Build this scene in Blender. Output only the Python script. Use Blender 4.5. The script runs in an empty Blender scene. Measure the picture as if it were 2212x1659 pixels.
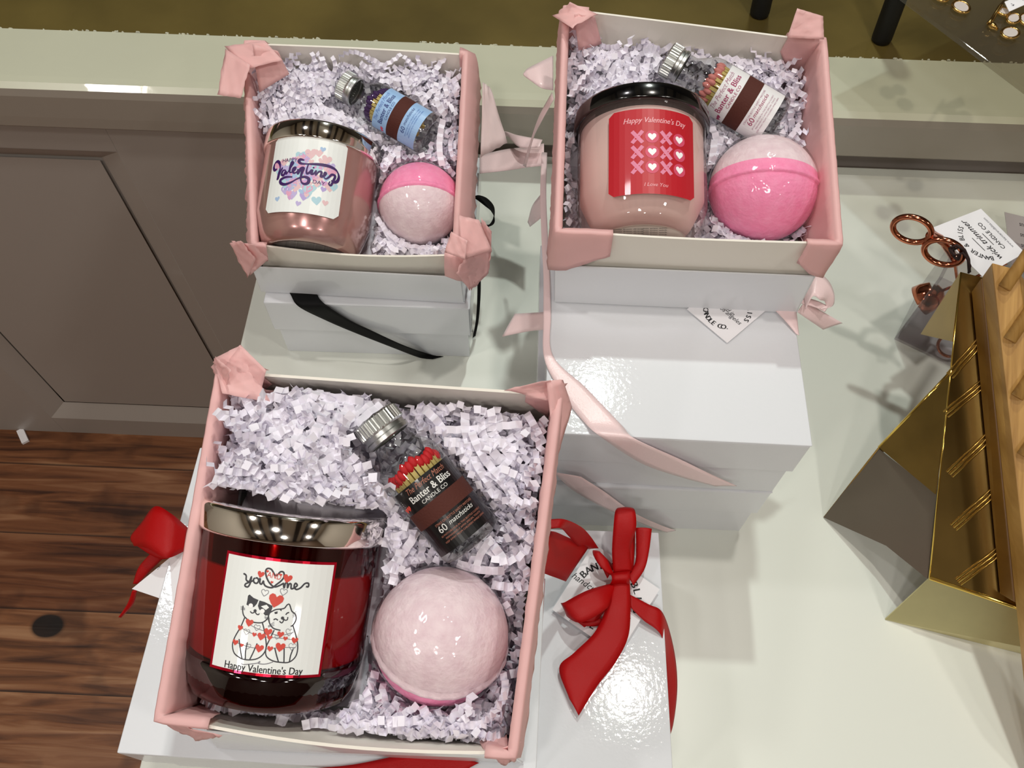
import bpy, math, random
import numpy as np
from mathutils import Vector, Matrix
random.seed(7)
S = 0.01                      # everything below is written in centimetres
sc = bpy.context.scene
COL = sc.collection
# ------------------------------------------------------------------ camera
W_, H_, F_ = 2212, 1659, 1830.0
CX, CY = W_/2, H_/2
def _cam():
    d = np.array([(1086-CX)/F_, (1888-CY)/F_, 1.]); d /= np.linalg.norm(d)
    vx = (1253-CX)/F_; vy = -(1+vx*d[0]/d[2])*d[2]/d[1]
    Y = np.array([vx, vy, 1.]); Y /= np.linalg.norm(Y)
    Z = -d; X = np.cross(Y, Z)
    return np.stack([X, Y, Z], 1)
R = _cam(); CAM = np.array([0, 0, 65.])
def ray(p): return R.T @ np.array([(p[0]-CX)/F_, (p[1]-CY)/F_, 1.])
def at(p, z):
    r = ray(p); return CAM + r*(z-CAM[2])/r[2]
def aty(p, y):
    r = ray(p); return CAM + r*(y-CAM[1])/r[1]
def atx(p, x):
    r = ray(p); return CAM + r*(x-CAM[0])/r[0]
def atplane(p, o, n):
    r = ray(p); return CAM + r*np.dot(o-CAM, n)/np.dot(r, n)
def camdir(x, y, z):          # a direction given as right, up, towards the camera
    v = R.T @ np.array([x, -y, -z]); return v/np.linalg.norm(v)
cd = bpy.data.cameras.new('camera'); co = bpy.data.objects.new('camera', cd); COL.objects.link(co)
cd.sensor_width = 36; cd.lens = F_/W_*36; cd.clip_start = .01; cd.clip_end = 50
co.matrix_world = Matrix(((R[0][0], -R[1][0], -R[2][0], 0), (R[0][1], -R[1][1], -R[2][1], 0), (R[0][2], -R[1][2], -R[2][2], .65), (0, 0, 0, 1)))
sc.camera = co
# ------------------------------------------------------------------ materials
def lin(h):
    if not isinstance(h, str): return (*h, 1)
    h = h.lstrip('#'); c = [int(h[i:i+2], 16)/255 for i in (0, 2, 4)]
    return (*[x/12.92 if x <= .04045 else ((x+.055)/1.055)**2.4 for x in c], 1)
_m = {}
def mat(name, color='#ffffff', rough=.5, metal=0, coat=0, bump=0, bscale=20, vary=0, vscale=8, sss=0, spec=None, two=None, sheen=0, stretch=None, thin=0, trans=0, aniso=0):
    if name in _m: return _m[name]
    m = bpy.data.materials.new(name); m.use_nodes = True; nt = m.node_tree; N = nt.nodes; L = nt.links
    b = N['Principled BSDF']; b.inputs['Base Color'].default_value = lin(color); b.inputs['Roughness'].default_value = rough
    b.inputs['Metallic'].default_value = metal; b.inputs['Coat Weight'].default_value = coat; b.inputs['Coat Roughness'].default_value = .04
    if spec is not None: b.inputs['Specular IOR Level'].default_value = spec
    if sheen: b.inputs['Sheen Weight'].default_value = sheen
    if aniso: b.inputs['Anisotropic'].default_value = aniso
    if thin: b.inputs['Thin Film Thickness'].default_value = thin; b.inputs['Thin Film IOR'].default_value = 1.6
    if sss:
        b.inputs['Subsurface Weight'].default_value = sss; b.inputs['Subsurface Radius'].default_value = (.01, .006, .005); b.inputs['Subsurface Scale'].default_value = .3
    tc = N.new('ShaderNodeTexCoord'); mp = N.new('ShaderNodeMapping'); L.new(tc.outputs['Object'], mp.inputs[0])
    if stretch: mp.inputs['Scale'].default_value = stretch
    if vary or two:
        n = N.new('ShaderNodeTexNoise'); n.inputs['Scale'].default_value = vscale; n.inputs['Detail'].default_value = 6; L.new(mp.outputs[0], n.inputs[0])
        r = N.new('ShaderNodeValToRGB'); c = lin(color); L.new(n.outputs[0], r.inputs[0])
        r.color_ramp.elements[0].position = .3; r.color_ramp.elements[1].position = .7
        r.color_ramp.elements[0].color = lin(two) if two else tuple(x*(1-vary) for x in c[:3])+(1,); r.color_ramp.elements[1].color = c
        L.new(r.outputs[0], b.inputs['Base Color'])
    if bump:
        n2 = N.new('ShaderNodeTexNoise'); n2.inputs['Scale'].default_value = bscale; n2.inputs['Detail'].default_value = 3; L.new(mp.outputs[0], n2.inputs[0])
        bp = N.new('ShaderNodeBump'); bp.inputs['Strength'].default_value = bump; bp.inputs['Distance'].default_value = .001; L.new(n2.outputs[0], bp.inputs['Height']); L.new(bp.outputs[0], b.inputs['Normal'])
        if coat: L.new(bp.outputs[0], b.inputs['Coat Normal'])
    if trans:
        tl = N.new('ShaderNodeBsdfTranslucent'); tl.inputs[0].default_value = lin(color); mx = N.new('ShaderNodeMixShader'); mx.inputs[0].default_value = trans
        L.new(b.outputs[0], mx.inputs[1]); L.new(tl.outputs[0], mx.inputs[2]); L.new(mx.outputs[0], N['Material Output'].inputs[0])
    _m[name] = m; return m
def glassy(name, tint='#ffffff', refl=.9, ior=1.45, bump=0, bscale=60, rough=.02, haze=0, hazecol='#ffffff'):
    """thin clear wall: a clear tint plus Fresnel reflection"""
    m = bpy.data.materials.new(name); m.use_nodes = True; nt = m.node_tree; N = nt.nodes; L = nt.links; N.remove(N['Principled BSDF'])
    t = N.new('ShaderNodeBsdfTransparent'); t.inputs[0].default_value = lin(tint)
    g = N.new('ShaderNodeBsdfGlossy'); g.inputs['Roughness'].default_value = rough
    lw = N.new('ShaderNodeLayerWeight'); lw.inputs[0].default_value = .5; pw = N.new('ShaderNodeMath'); pw.operation = 'POWER'; pw.inputs[1].default_value = 4.2; L.new(lw.outputs['Facing'], pw.inputs[0])
    f0 = ((ior-1)/(ior+1))**2; fr = N.new('ShaderNodeMath'); fr.operation = 'MULTIPLY_ADD'; fr.inputs[1].default_value = refl*(1-f0); fr.inputs[2].default_value = f0; L.new(pw.outputs[0], fr.inputs[0]); mx = N.new('ShaderNodeMixShader')
    last = t.outputs[0]
    if haze:
        df = N.new('ShaderNodeBsdfDiffuse'); df.inputs[0].default_value = lin(hazecol); m2 = N.new('ShaderNodeMixShader'); m2.inputs[0].default_value = haze
        L.new(t.outputs[0], m2.inputs[1]); L.new(df.outputs[0], m2.inputs[2]); last = m2.outputs[0]
    L.new(fr.outputs[0], mx.inputs[0]); L.new(last, mx.inputs[1]); L.new(g.outputs[0], mx.inputs[2]); L.new(mx.outputs[0], N['Material Output'].inputs[0])
    if bump:
        tc = N.new('ShaderNodeTexCoord'); n2 = N.new('ShaderNodeTexNoise'); n2.inputs['Scale'].default_value = bscale; L.new(tc.outputs['Object'], n2.inputs[0])
        bp = N.new('ShaderNodeBump'); bp.inputs['Strength'].default_value = bump; bp.inputs['Distance'].default_value = .002; L.new(n2.outputs[0], bp.inputs['Height']); L.new(bp.outputs[0], g.inputs['Normal']); L.new(bp.outputs[0], lw.inputs['Normal'])
    return m
CARD = mat('white_gloss_card', '#e2e5ea', .32, coat=.6, bump=.06, bscale=260)
CARDG = mat('white_gloss_card_rippled', '#e0e3e8', .55, coat=.6, bump=.09, bscale=330)
CARDIN = mat('cream_card_inside', '#f0ebe0', .6)
TISSUE = mat('pink_tissue_paper', '#ffd3d1', .5, bump=.2, bscale=60, trans=.3, vary=.05, vscale=15)
TISSUEW = mat('pale_tissue_paper', '#f5e3e2', .6, bump=.5, bscale=60, trans=.3)
SHRED = mat('white_crinkle_paper', '#f3effa', .5, trans=.05)
RED = mat('red_satin', '#b00004', .42, spec=.3, bump=.25, bscale=900, stretch=(1, 8, 1))
BLACKR = mat('black_satin', '#020203', .7, spec=.25)
PINKR = mat('pale_pink_satin', '#f8dcdd', .3, sheen=.3, bump=.15, bscale=900)
CHROME = mat('polished_silver', '#f6f2ec', .07, metal=1)
ALU = mat('brushed_aluminium', '#c9cbc8', .32, metal=1)
GOLD = mat('polished_gold', '#a3854a', .2, metal=1, vary=.25, vscale=25)
GOLDL = mat('gold_edge', '#e2c060', .12, metal=1)
COPPER = mat('rose_copper', '#c97a5c', .12, metal=1)
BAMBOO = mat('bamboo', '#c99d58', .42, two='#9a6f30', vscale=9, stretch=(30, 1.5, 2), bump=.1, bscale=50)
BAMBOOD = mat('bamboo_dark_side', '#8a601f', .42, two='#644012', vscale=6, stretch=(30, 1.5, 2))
WHITEP = mat('white_label_paper', '#f2f6f4', .35, coat=.3)
TAGP = mat('white_tag_card', '#f3f2f6', .6)
INK = mat('black_ink', '#101014', .6)
# ------------------------------------------------------------------ mesh helpers
def obj(name, V, F, m, parent=None, smooth=False, loc=None, mats=None, fm=None):
    me = bpy.data.meshes.new(name)
    V = np.asarray(V, float)
    o_ = np.zeros(3) if loc is None else np.asarray(loc, float)
    me.from_pydata([tuple((v-o_)*S) for v in V], [], [tuple(int(i) for i in f) for f in F])
    for x in (mats or [m]): me.materials.append(x)
    if fm: me.polygons.foreach_set('material_index', fm)
    if smooth: me.polygons.foreach_set('use_smooth', [True]*len(me.polygons))
    me.update()
    o = bpy.data.objects.new(name, me); COL.objects.link(o)
    if parent: o.parent = parent
    if loc is not None: o.location = Vector(o_*S)
    return o
def thing(name, label, cat, o=(0, 0, 0), M=None, group=None):
    e = bpy.data.objects.new(name, None); COL.objects.link(e); e.empty_display_size = .01
    m = Matrix.Identity(4) if M is None else Matrix([list(M[i])+[0] for i in range(3)]+[[0, 0, 0, 1]])
    m.translation = Vector(np.asarray(o, float)*S); e.matrix_world = m
    e['label'] = label; e['category'] = cat
    if group: e['group'] = group
    return e
def tag(o, label, cat, group=None, kind=None):
    o['label'] = label; o['category'] = cat
    if group: o['group'] = group
    if kind: o['kind'] = kind
    return o
def structure(o, label=None, cat=None):
    o['kind'] = 'structure'
    if label: o['label'] = label; o['category'] = cat
    return o
class MB:
    def __init__(s): s.V = []; s.F = []; s.M = []
    def add(s, V, F, mi=0):
        n = len(s.V); s.V += [tuple(v) for v in V]; s.F += [tuple(i+n for i in f) for f in F]; s.M += [mi]*len(F)
    def hexa(s, c, mi=0):     # 8 corners: bottom 4, top 4
        s.add(c, [(3, 2, 1, 0), (4, 5, 6, 7), (0, 1, 5, 4), (1, 2, 6, 5), (2, 3, 7, 6), (3, 0, 4, 7)], mi)
    def box(s, a, b, mi=0):
        (x0, y0, z0), (x1, y1, z1) = a, b
        s.hexa([(x0, y0, z0), (x1, y0, z0), (x1, y1, z0), (x0, y1, z0), (x0, y0, z1), (x1, y0, z1), (x1, y1, z1), (x0, y1, z1)], mi)
    def lathe(s, prof, n=64, mi=0, rfun=None, closed=True):
        V = []; F = []
        for k, (r, z) in enumerate(prof):
            for i in range(n):
                a = 2*math.pi*i/n; rr = rfun(k, i, r) if rfun else r
                V.append((rr*math.cos(a), rr*math.sin(a), z))
        for k in range(len(prof)-1):
            for i in range(n):
                j = (i+1) % n; F.append((k*n+i, k*n+j, (k+1)*n+j, (k+1)*n+i))
        if closed:
            F.append(tuple(range(n-1, -1, -1))); F.append(tuple((len(prof)-1)*n+i for i in range(n)))
        s.add(V, F, mi)
    def tube(s, pts, r, n=10, mi=0, closed=False):
        pts = [np.asarray(p, float) for p in pts]; K = len(pts); V = []; F = []
        rs = r if hasattr(r, '__len__') else [r]*K; prev = None
        for k in range(K):
            t = pts[(k+1) % K if closed else min(k+1, K-1)]-pts[(k-1) % K if closed else max(k-1, 0)]; t /= np.linalg.norm(t)+1e-9
            if prev is None: prev = np.cross(t, (0, 0, 1) if abs(t[2]) < .9 else (1, 0, 0))
            u = prev-t*np.dot(prev, t); u /= np.linalg.norm(u)+1e-9; prev = u; v = np.cross(t, u)
            for i in range(n):
                a = 2*math.pi*i/n; V.append(pts[k]+rs[k]*(math.cos(a)*u+math.sin(a)*v))
        for k in range(K if closed else K-1):
            for i in range(n):
                j = (i+1) % n; k2 = (k+1) % K; F.append((k*n+i, k*n+j, k2*n+j, k2*n+i))
        if not closed: F.append(tuple(range(n-1, -1, -1))); F.append(tuple((K-1)*n+i for i in range(n)))
        s.add(V, F, mi)
    def grid(s, P, mi=0):     # P[i][j] points
        a, b = len(P), len(P[0]); V = [p for r in P for p in r]
        s.add(V, [(i*b+j, i*b+j+1, (i+1)*b+j+1, (i+1)*b+j) for i in range(a-1) for j in range(b-1)], mi)
    def build(s, name, m, parent=None, smooth=False, mats=None, loc=None):
        return obj(name, s.V, s.F, m, parent, smooth, loc, mats, s.M if mats else None)
def spline(P, n):             # Catmull-Rom through points (numpy rows)
    P = np.asarray(P, float); Q = np.vstack([2*P[0]-P[1], P, 2*P[-1]-P[-2]]); out = []
    for k in range(len(P)-1):
        for i in range(n):
            t = i/n; a, b, c, d = Q[k:k+4]
            out.append(.5*((2*b)+(-a+c)*t+(2*a-5*b+4*c-d)*t*t+(-a+3*b-3*c+d)*t**3))
    out.append(P[-1]); return np.array(out)
def bevel(o, w=.06, seg=2, ang=35):
    b = o.modifiers.new('bevel', 'BEVEL'); b.width = w*S; b.segments = seg; b.limit_method = 'ANGLE'; b.angle_limit = math.radians(ang); return o
def solid(o, t=.03):
    m = o.modifiers.new('thickness', 'SOLIDIFY'); m.thickness = t*S; m.offset = 0; return o
def rot(yaw, tilt, roll=0):
    a, b, c = [math.radians(x) for x in (yaw, tilt, roll)]
    Rz = np.array([[math.cos(a), -math.sin(a), 0], [math.sin(a), math.cos(a), 0], [0, 0, 1]])
    Rx = np.array([[1, 0, 0], [0, math.cos(b), -math.sin(b)], [0, math.sin(b), math.cos(b)]])
    Ry = np.array([[math.cos(c), 0, math.sin(c)], [0, 1, 0], [-math.sin(c), 0, math.cos(c)]])
    return Rz@Rx@Ry
def frame(axis, front):       # z along axis, -y towards front
    z = np.asarray(axis, float); z /= np.linalg.norm(z); y = -(front-z*np.dot(front, z)); y /= np.linalg.norm(y); return np.stack([np.cross(y, z), y, z], 1)
def unit(v): v = np.asarray(v, float); return v/np.linalg.norm(v)
# ------------------------------------------------------------------ flat artwork (labels, tags)
_tc = {}
def textmesh(t):
    if t not in _tc:
        c = bpy.data.curves.new('t', 'FONT'); c.body = t; c.size = 1; c.resolution_u = 3
        o = bpy.data.objects.new('t', c); COL.objects.link(o); dg = bpy.context.evaluated_depsgraph_get(); dg.update()
        me = bpy.data.meshes.new_from_object(o.evaluated_get(dg)); V = [(v.co.x, v.co.y) for v in me.vertices]; F = [tuple(p.vertices) for p in me.polygons]
        bpy.data.objects.remove(o); bpy.data.curves.remove(c); bpy.data.meshes.remove(me); _tc[t] = (V, F)
    return _tc[t]
HEART = [(0.0, -.55), (.28, -.28), (.5, .0), (.52, .25), (.36, .42), (.15, .4), (0, .22), (-.15, .4), (-.36, .42), (-.52, .25), (-.5, 0), (-.28, -.28)]
class Art:
    """flat shapes in cm, x right, y up; mapped on to a surface afterwards"""
    def __init__(s, conv=None): s.S = []; s.conv = conv or (lambda x, y: (x, y)); s.mats = []
    def mi(s, m):
        if m not in s.mats: s.mats.append(m)
        return s.mats.index(m)
    def shape(s, V, F, m, lay): s.S.append(([s.conv(*v) for v in V], F, s.mi(m), lay))
    def raw(s, V, F, m, lay): s.S.append((list(V), F, s.mi(m), lay))
    def poly(s, P, m, lay=1): s.shape(P, [tuple(range(len(P)))], m, lay)
    def sheet(s, x0, y0, x1, y1, m, lay=0, n=16, k=12, corner=0):
        V = []; F = []
        for i in range(n+1):
            for j in range(k+1):
                x = x0+(x1-x0)*i/n; y = y0+(y1-y0)*j/k
                if corner:   # rounded outline
                    dx = min(x-x0, x1-x); lim = corner-math.sqrt(max(0, corner**2-max(0, corner-dx)**2)); y = y0+lim+(y1-y0-2*lim)*j/k
                V.append((x, y))
        for i in range(n):
            for j in range(k): a = i*(k+1)+j; F.append((a, a+k+1, a+k+2, a+1))
        s.raw(V, F, m, lay)
    def stroke(s, P, w, m, lay=2, smooth=4, taper=None):
        P = [s.conv(*p) for p in P]; Q = spline(P, smooth) if smooth > 1 and len(P) > 2 else np.array(P, float); V = []; n = len(Q)
        for i in range(n):
            d = Q[min(i+1, n-1)]-Q[max(i-1, 0)]; d = d/(np.linalg.norm(d)+1e-9); nn = np.array([-d[1], d[0]])
            ww = w/2*(taper[0]+(taper[1]-taper[0])*abs(math.sin(i/max(1, n-1)*math.pi*taper[2])) if taper else 1)
            V += [tuple(Q[i]+nn*ww), tuple(Q[i]-nn*ww)]
        s.raw(V, [(2*i, 2*i+1, 2*i+3, 2*i+2) for i in range(n-1)], m, lay)
    def disc(s, x, y, r, m, lay=1, n=20): s.raw([(s.conv(x, y)[0]+r*math.cos(6.2832*i/n), s.conv(x, y)[1]+r*math.sin(6.2832*i/n)) for i in range(n)], [tuple(range(n))], m, lay)
    def heart(s, x, y, sz, m, lay=2, outline=False, ang=0, w=.03):
        cx, cy = s.conv(x, y); ca, sa = math.cos(ang), math.sin(ang)
        P = [(cx+sz*(ca*a-sa*b), cy+sz*(sa*a+ca*b)) for a, b in HEART]
        if outline:
            c, s.conv = s.conv, (lambda x, y: (x, y)); s.stroke(P+[P[0]], w, m, lay, 1); s.conv = c
        else:
            V = P+[(cx, cy)]; n = len(P); s.raw(V, [(i, (i+1) % n, n) for i in range(n)], m, lay)
    def text(s, t, x, y, size, m, ang=0, shear=0, align='c', lay=2, sx=1, bold=0):
        V, F = textmesh(t); V = np.array(V); w = V[:, 0].max(); V = V*[size*sx, size]; w = w*size*sx
        off = {'c': -w/2, 'l': 0, 'r': -w}[align]; V[:, 0] += off+V[:, 1]*shear
        cx, cy = s.conv(x, y); ca, sa = math.cos(ang), math.sin(ang)
        for k in ((0,) if not bold else (-bold, 0, bold)):
            s.raw([(cx+ca*(a+k)-sa*b, cy+sa*(a+k)+ca*b) for a, b in V], F, m, lay+(.1 if k else 0)+(.1 if k > 0 else 0))
    def arc(s, t, cx, cy, r, a0, a1, size, m, inside=False, lay=2, shear=0):
        n = len(t)
        for i, ch in enumerate(t):
            if ch == ' ': continue
            a = math.radians(a0+(a1-a0)*i/max(1, n-1)); s.text(ch, cx+r*math.cos(a), cy+r*math.sin(a), size, m, ang=a-math.pi/2 if not inside else a+math.pi/2, lay=lay, shear=shear)
    def build(s, name, f, parent=None, loc=None):
        V = []; F = []; M = []
        for P, Fs, mi, lay in s.S:
            n = len(V); V += [f(x, y, lay*.006) for x, y in P]; F += [tuple(i+n for i in q) for q in Fs]; M += [mi]*len(Fs)
        return obj(name, V, F, None, parent, False, loc, s.mats, M)
def wrap(r, zc, a0=0):        # cylinder about z, front is -y, a0 radians to the right
    def f(x, y, l):
        a = -math.pi/2+a0+x/r; return ((r+.01+l)*math.cos(a), (r+.01+l)*math.sin(a), zc+y)
    return f
def quadmap(c, off=(0, 0, 1)):  # four world corners TL TR BR BL for a unit square
    c = [np.asarray(p, float) for p in c]; n = unit(np.cross(c[1]-c[0], c[3]-c[0]))
    if n[2] < 0: n = -n
    def f(x, y, l):
        u = x; v = 1-y; return tuple((1-u)*(1-v)*c[0]+u*(1-v)*c[1]+u*v*c[2]+(1-u)*v*c[3]+n*(l+.01))
    return f
def affine(tl, tr, bl, w, h): # picture coords -> label cm centred
    A = np.array([[tr[0]-tl[0], bl[0]-tl[0]], [tr[1]-tl[1], bl[1]-tl[1]]], float); Ai = np.linalg.inv(A)
    def f(x, y):
        u, v = Ai@np.array([x-tl[0], y-tl[1]]); return ((u-.5)*w, (.5-v)*h)
    return f
# ------------------------------------------------------------------ the setting
def plankmat():
    m = bpy.data.materials.new('old_wood_floor'); m.use_nodes = True; nt = m.node_tree; N = nt.nodes; L = nt.links; b = N['Principled BSDF']
    tc = N.new('ShaderNodeTexCoord'); sp = N.new('ShaderNodeSeparateXYZ'); L.new(tc.outputs['Object'], sp.inputs[0])
    def mth(op, a, b_=None):
        n = N.new('ShaderNodeMath'); n.operation = op
        for i, v in enumerate((a, b_)):
            if v is None: continue
            if isinstance(v, (int, float)): n.inputs[i].default_value = v
            else: L.new(v, n.inputs[i])
        return n.outputs[0]
    yy = mth('DIVIDE', mth('ADD', sp.outputs[1], 1.28*3+.072), .129); fl = mth('FLOOR', yy); fr = mth('FRACT', yy)
    wn = N.new('ShaderNodeTexWhiteNoise'); wn.noise_dimensions = '1D'; L.new(fl, wn.inputs['W'])
    cb = N.new('ShaderNodeCombineXYZ'); L.new(mth('MULTIPLY', sp.outputs[0], 2.2), cb.inputs[0]); L.new(mth('MULTIPLY', sp.outputs[1], 26), cb.inputs[1]); L.new(fl, cb.inputs[2])
    n1 = N.new('ShaderNodeTexNoise'); n1.inputs['Scale'].default_value = 2.2; n1.inputs['Detail'].default_value = 8; n1.inputs['Distortion'].default_value = .8; L.new(cb.outputs[0], n1.inputs[0])
    r = N.new('ShaderNodeValToRGB'); e = r.color_ramp.elements; e[0].position = .3; e[0].color = lin('#4a2a16'); e[1].position = .72; e[1].color = lin('#b48c68'); k = e.new(.5); k.color = lin('#8a5c3a'); L.new(n1.outputs[0], r.inputs[0])
    mx = N.new('ShaderNodeMix'); mx.data_type = 'RGBA'; mx.blend_type = 'MULTIPLY'; mx.inputs[0].default_value = .7
    cr = N.new('ShaderNodeValToRGB'); cr.color_ramp.elements[0].color = lin('#c09880'); cr.color_ramp.elements[1].color = lin('#f8f0ea'); L.new(wn.outputs[0], cr.inputs[0])
    L.new(r.outputs[0], mx.inputs[6]); L.new(cr.outputs[0], mx.inputs[7])
    # knots and stains
    n3 = N.new('ShaderNodeTexNoise'); n3.inputs['Scale'].default_value = 9; n3.inputs['Detail'].default_value = 3; L.new(tc.outputs['Object'], n3.inputs[0])
    kr = N.new('ShaderNodeValToRGB'); kr.color_ramp.elements[0].position = .32; kr.color_ramp.elements[0].color = (.25, .2, .18, 1); kr.color_ramp.elements[1].position = .42; kr.color_ramp.elements[1].color = (1, 1, 1, 1); L.new(n3.outputs[0], kr.inputs[0])
    vk = N.new('ShaderNodeVectorMath'); vk.operation = 'DISTANCE'; mk = N.new('ShaderNodeMapping'); mk.inputs['Scale'].default_value = (1, 1.35, 0); L.new(tc.outputs['Object'], mk.inputs[0]); L.new(mk.outputs[0], vk.inputs[0]); K = at((103, 1352), -75)*S; vk.inputs[1].default_value = (K[0], K[1]*1.35, 0)
    kk = N.new('ShaderNodeValToRGB'); kk.color_ramp.elements[0].position = .024; kk.color_ramp.elements[0].color = lin('#3a3230'); kk.color_ramp.elements[1].position = .029; kk.color_ramp.elements[1].color = (1, 1, 1, 1); L.new(vk.outputs['Value'], kk.inputs[0])
    m2 = N.new('ShaderNodeMix'); m2.data_type = 'RGBA'; m2.blend_type = 'MULTIPLY'; m2.inputs[0].default_value = .6; L.new(mx.outputs[2], m2.inputs[6]); L.new(kr.outputs[0], m2.inputs[7])
    m3 = N.new('ShaderNodeMix'); m3.data_type = 'RGBA'; m3.blend_type = 'MULTIPLY'; m3.inputs[0].default_value = 1; L.new(m2.outputs[2], m3.inputs[6]); L.new(kk.outputs[0], m3.inputs[7])
    gp = N.new('ShaderNodeValToRGB'); gp.color_ramp.interpolation = 'LINEAR'; g = gp.color_ramp.elements; g[0].position = 0; g[0].color = (.03, .02, .015, 1); g[1].position = .035; g[1].color = (1, 1, 1, 1); L.new(fr, gp.inputs[0])
    m4 = N.new('ShaderNodeMix'); m4.data_type = 'RGBA'; m4.blend_type = 'MULTIPLY'; m4.inputs[0].default_value = 1; L.new(m3.outputs[2], m4.inputs[6]); L.new(gp.outputs[0], m4.inputs[7])
    L.new(m4.outputs[2], b.inputs['Base Color']); b.inputs['Roughness'].default_value = .42
    bp = N.new('ShaderNodeBump'); bp.inputs['Strength'].default_value = .3; bp.inputs['Distance'].default_value = .003; L.new(n1.outputs[0], bp.inputs['Height']); L.new(bp.outputs[0], b.inputs['Normal'])
    return m
b = MB(); b.box((-260, -160, -80), (260, 67.5, -75)); structure(b.build('floor', plankmat()))
PAINT = mat('taupe_wall_paint', '#aaa39c', .45, bump=.08, bscale=18, coat=.1)
PAINTL = mat('cream_ledge_paint', '#c9cab4', .3, coat=.4, bump=.25, bscale=22, vary=.06, vscale=6)
YW = 67.0
# wainscot wall with one recessed panel (bevelled moulding)
xl, xr, zb, zt = -83.5, -45.5, -69.3, -3.3
b = MB(); xa, xb = -260, 260
for (x0, z0, x1, z1) in ((xa, -75, xl, 4.5), (xr, -75, xb, 4.5), (xl, -75, xr, zb), (xl, zt, xr, 4.5)):
    b.box((x0, YW, z0), (x1, YW+6, z1))
w = 3.2; d = 1.6
o = [(xl, zb), (xr, zb), (xr, zt), (xl, zt)]; i_ = [(xl+w, zb+w), (xr-w, zb+w), (xr-w, zt-w*.8), (xl+w, zt-w*.8)]
for k in range(4):
    a, c = o[k], o[(k+1) % 4]; e, f = i_[k], i_[(k+1) % 4]
    b.add([(a[0], YW, a[1]), (c[0], YW, c[1]), (f[0], YW+d, f[1]), (e[0], YW+d, e[1])], [(0, 1, 2, 3)])
    g = [(e[0]+(.35 if k in (0, 3) else -.35), e[1]+.35*(1 if k < 2 else -1)), (f[0]+(.35 if k in (2, 3) else -.35), f[1]+.35*(1 if k in (0, 3) else -1))]
b.add([(xl+w, YW+d+.3, zb+w), (xr-w, YW+d+.3, zb+w), (xr-w, YW+d+.3, zt-w*.8), (xl+w, YW+d+.3, zt-w*.8)], [(0, 1, 2, 3)])
p0, p1, p2, p3 = (xl+w+.4, zb+w+.4), (xr-w-.4, zb+w+.4), (xr-w-.4, zt-w*.8-.4), (xl+w+.4, zt-w*.8-.4)
b.add([(q[0], YW+d-.1, q[1]) for q in (p0, p1, p2, p3)]+[(q[0], YW+d+.3, q[1]) for q in (p0, p1, p2, p3)], [(0, 1, 2, 3)])
bevel(structure(b.build('wall_back', PAINT)), .05)
# cap ledge over the wainscot, rounded nosing
prof = [(67, 2.4), (64.5, 2.4), (64.05, 2.9), (64.0, 4.2), (64.0, 6.8), (64.2, 7.55), (64.75, 7.95), (65.6, 8.0), (72.4, 8.0), (72.4, 6.5), (67, 6.5)]
b = MB(); V = [(-260, y, z) for y, z in prof]+[(260, y, z) for y, z in prof]; n = len(prof)
b.add(V, [(i, i+n, (i+1) % n+n, (i+1) % n) for i in range(n)]+[tuple(range(n)), tuple(range(2*n-1, n-1, -1))])
o = structure(b.build('trim_1', None, mats=[PAINTL, mat('shaded_ledge_face', '#9d958a', .4, coat=.15, bump=.1, bscale=18)]))
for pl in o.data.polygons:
    if pl.index in (0, 1, 2, 3, 4, 10): pl.material_index = 1  # front and underside coloured darker, shade put into the paint colour
# deep olive sill board behind the ledge
OLIVE = mat('worn_olive_sill', '#6f6032', .28, coat=.5, vary=.45, vscale=7, bump=.15, bscale=40)
b = MB(); b.box((-260, 72.5, 5), (260, 150, 7.9)); structure(b.build('trim_2', OLIVE))
b = MB(); rnd = random.Random(3)
for k in range(150):          # flaking paint crumbs along the joint
    x = rnd.uniform(-56, 52); s_ = rnd.uniform(.05, .22); y = 72.45+rnd.gauss(0, .07); b.hexa([(x-s_, y-.06, 7.95), (x+s_, y-.05, 7.95), (x+s_, y+.06, 7.95), (x-s_, y+.07, 7.95), (x-s_*.6, y-.03, 8.06), (x+s_*.5, y-.03, 8.07), (x+s_*.6, y+.04, 8.05), (x-s_*.6, y+.04, 8.06)])
tag(b.build('paint_flakes', mat('flaked_paint', '#d8d8c4', .6)), 'pale flakes of paint along the joint of ledge and olive sill', 'paint flakes', kind='stuff')
# ------------------------------------------------------------------ display table
TABLEM = mat('white_lacquer_table', '#e4e8df', .3, coat=.35, bump=.05, bscale=14)
t = thing('display_table', 'white lacquered display table standing against the panelled wall', 'table', (-25.7, -20, -75))
b = MB(); b.box((0, 0, 71.5), (92, 85.4, 75)); bevel(b.build('table_top', TABLEM, t), .12, 3)
for x in (2, 85):
    for y in (3, 78): b = MB(); b.box((x, y, 0), (x+5, y+5, 71.5)); bevel(b.build('leg', TABLEM, t), .2)
b = MB(); p = at((45, 930), -75); q = at((57, 957), -75); dd = unit(q-p); s_ = np.array([dd[1], -dd[0], 0])*.6
b.hexa([p+s_, p-s_, q-s_, q+s_]+[v+np.array([0, 0, .5]) for v in (p+s_, p-s_, q-s_, q+s_)])
tag(b.build('paper_scrap', TAGP, loc=p), 'small white paper strip lying on the wood floor by the wall', 'paper')
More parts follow.
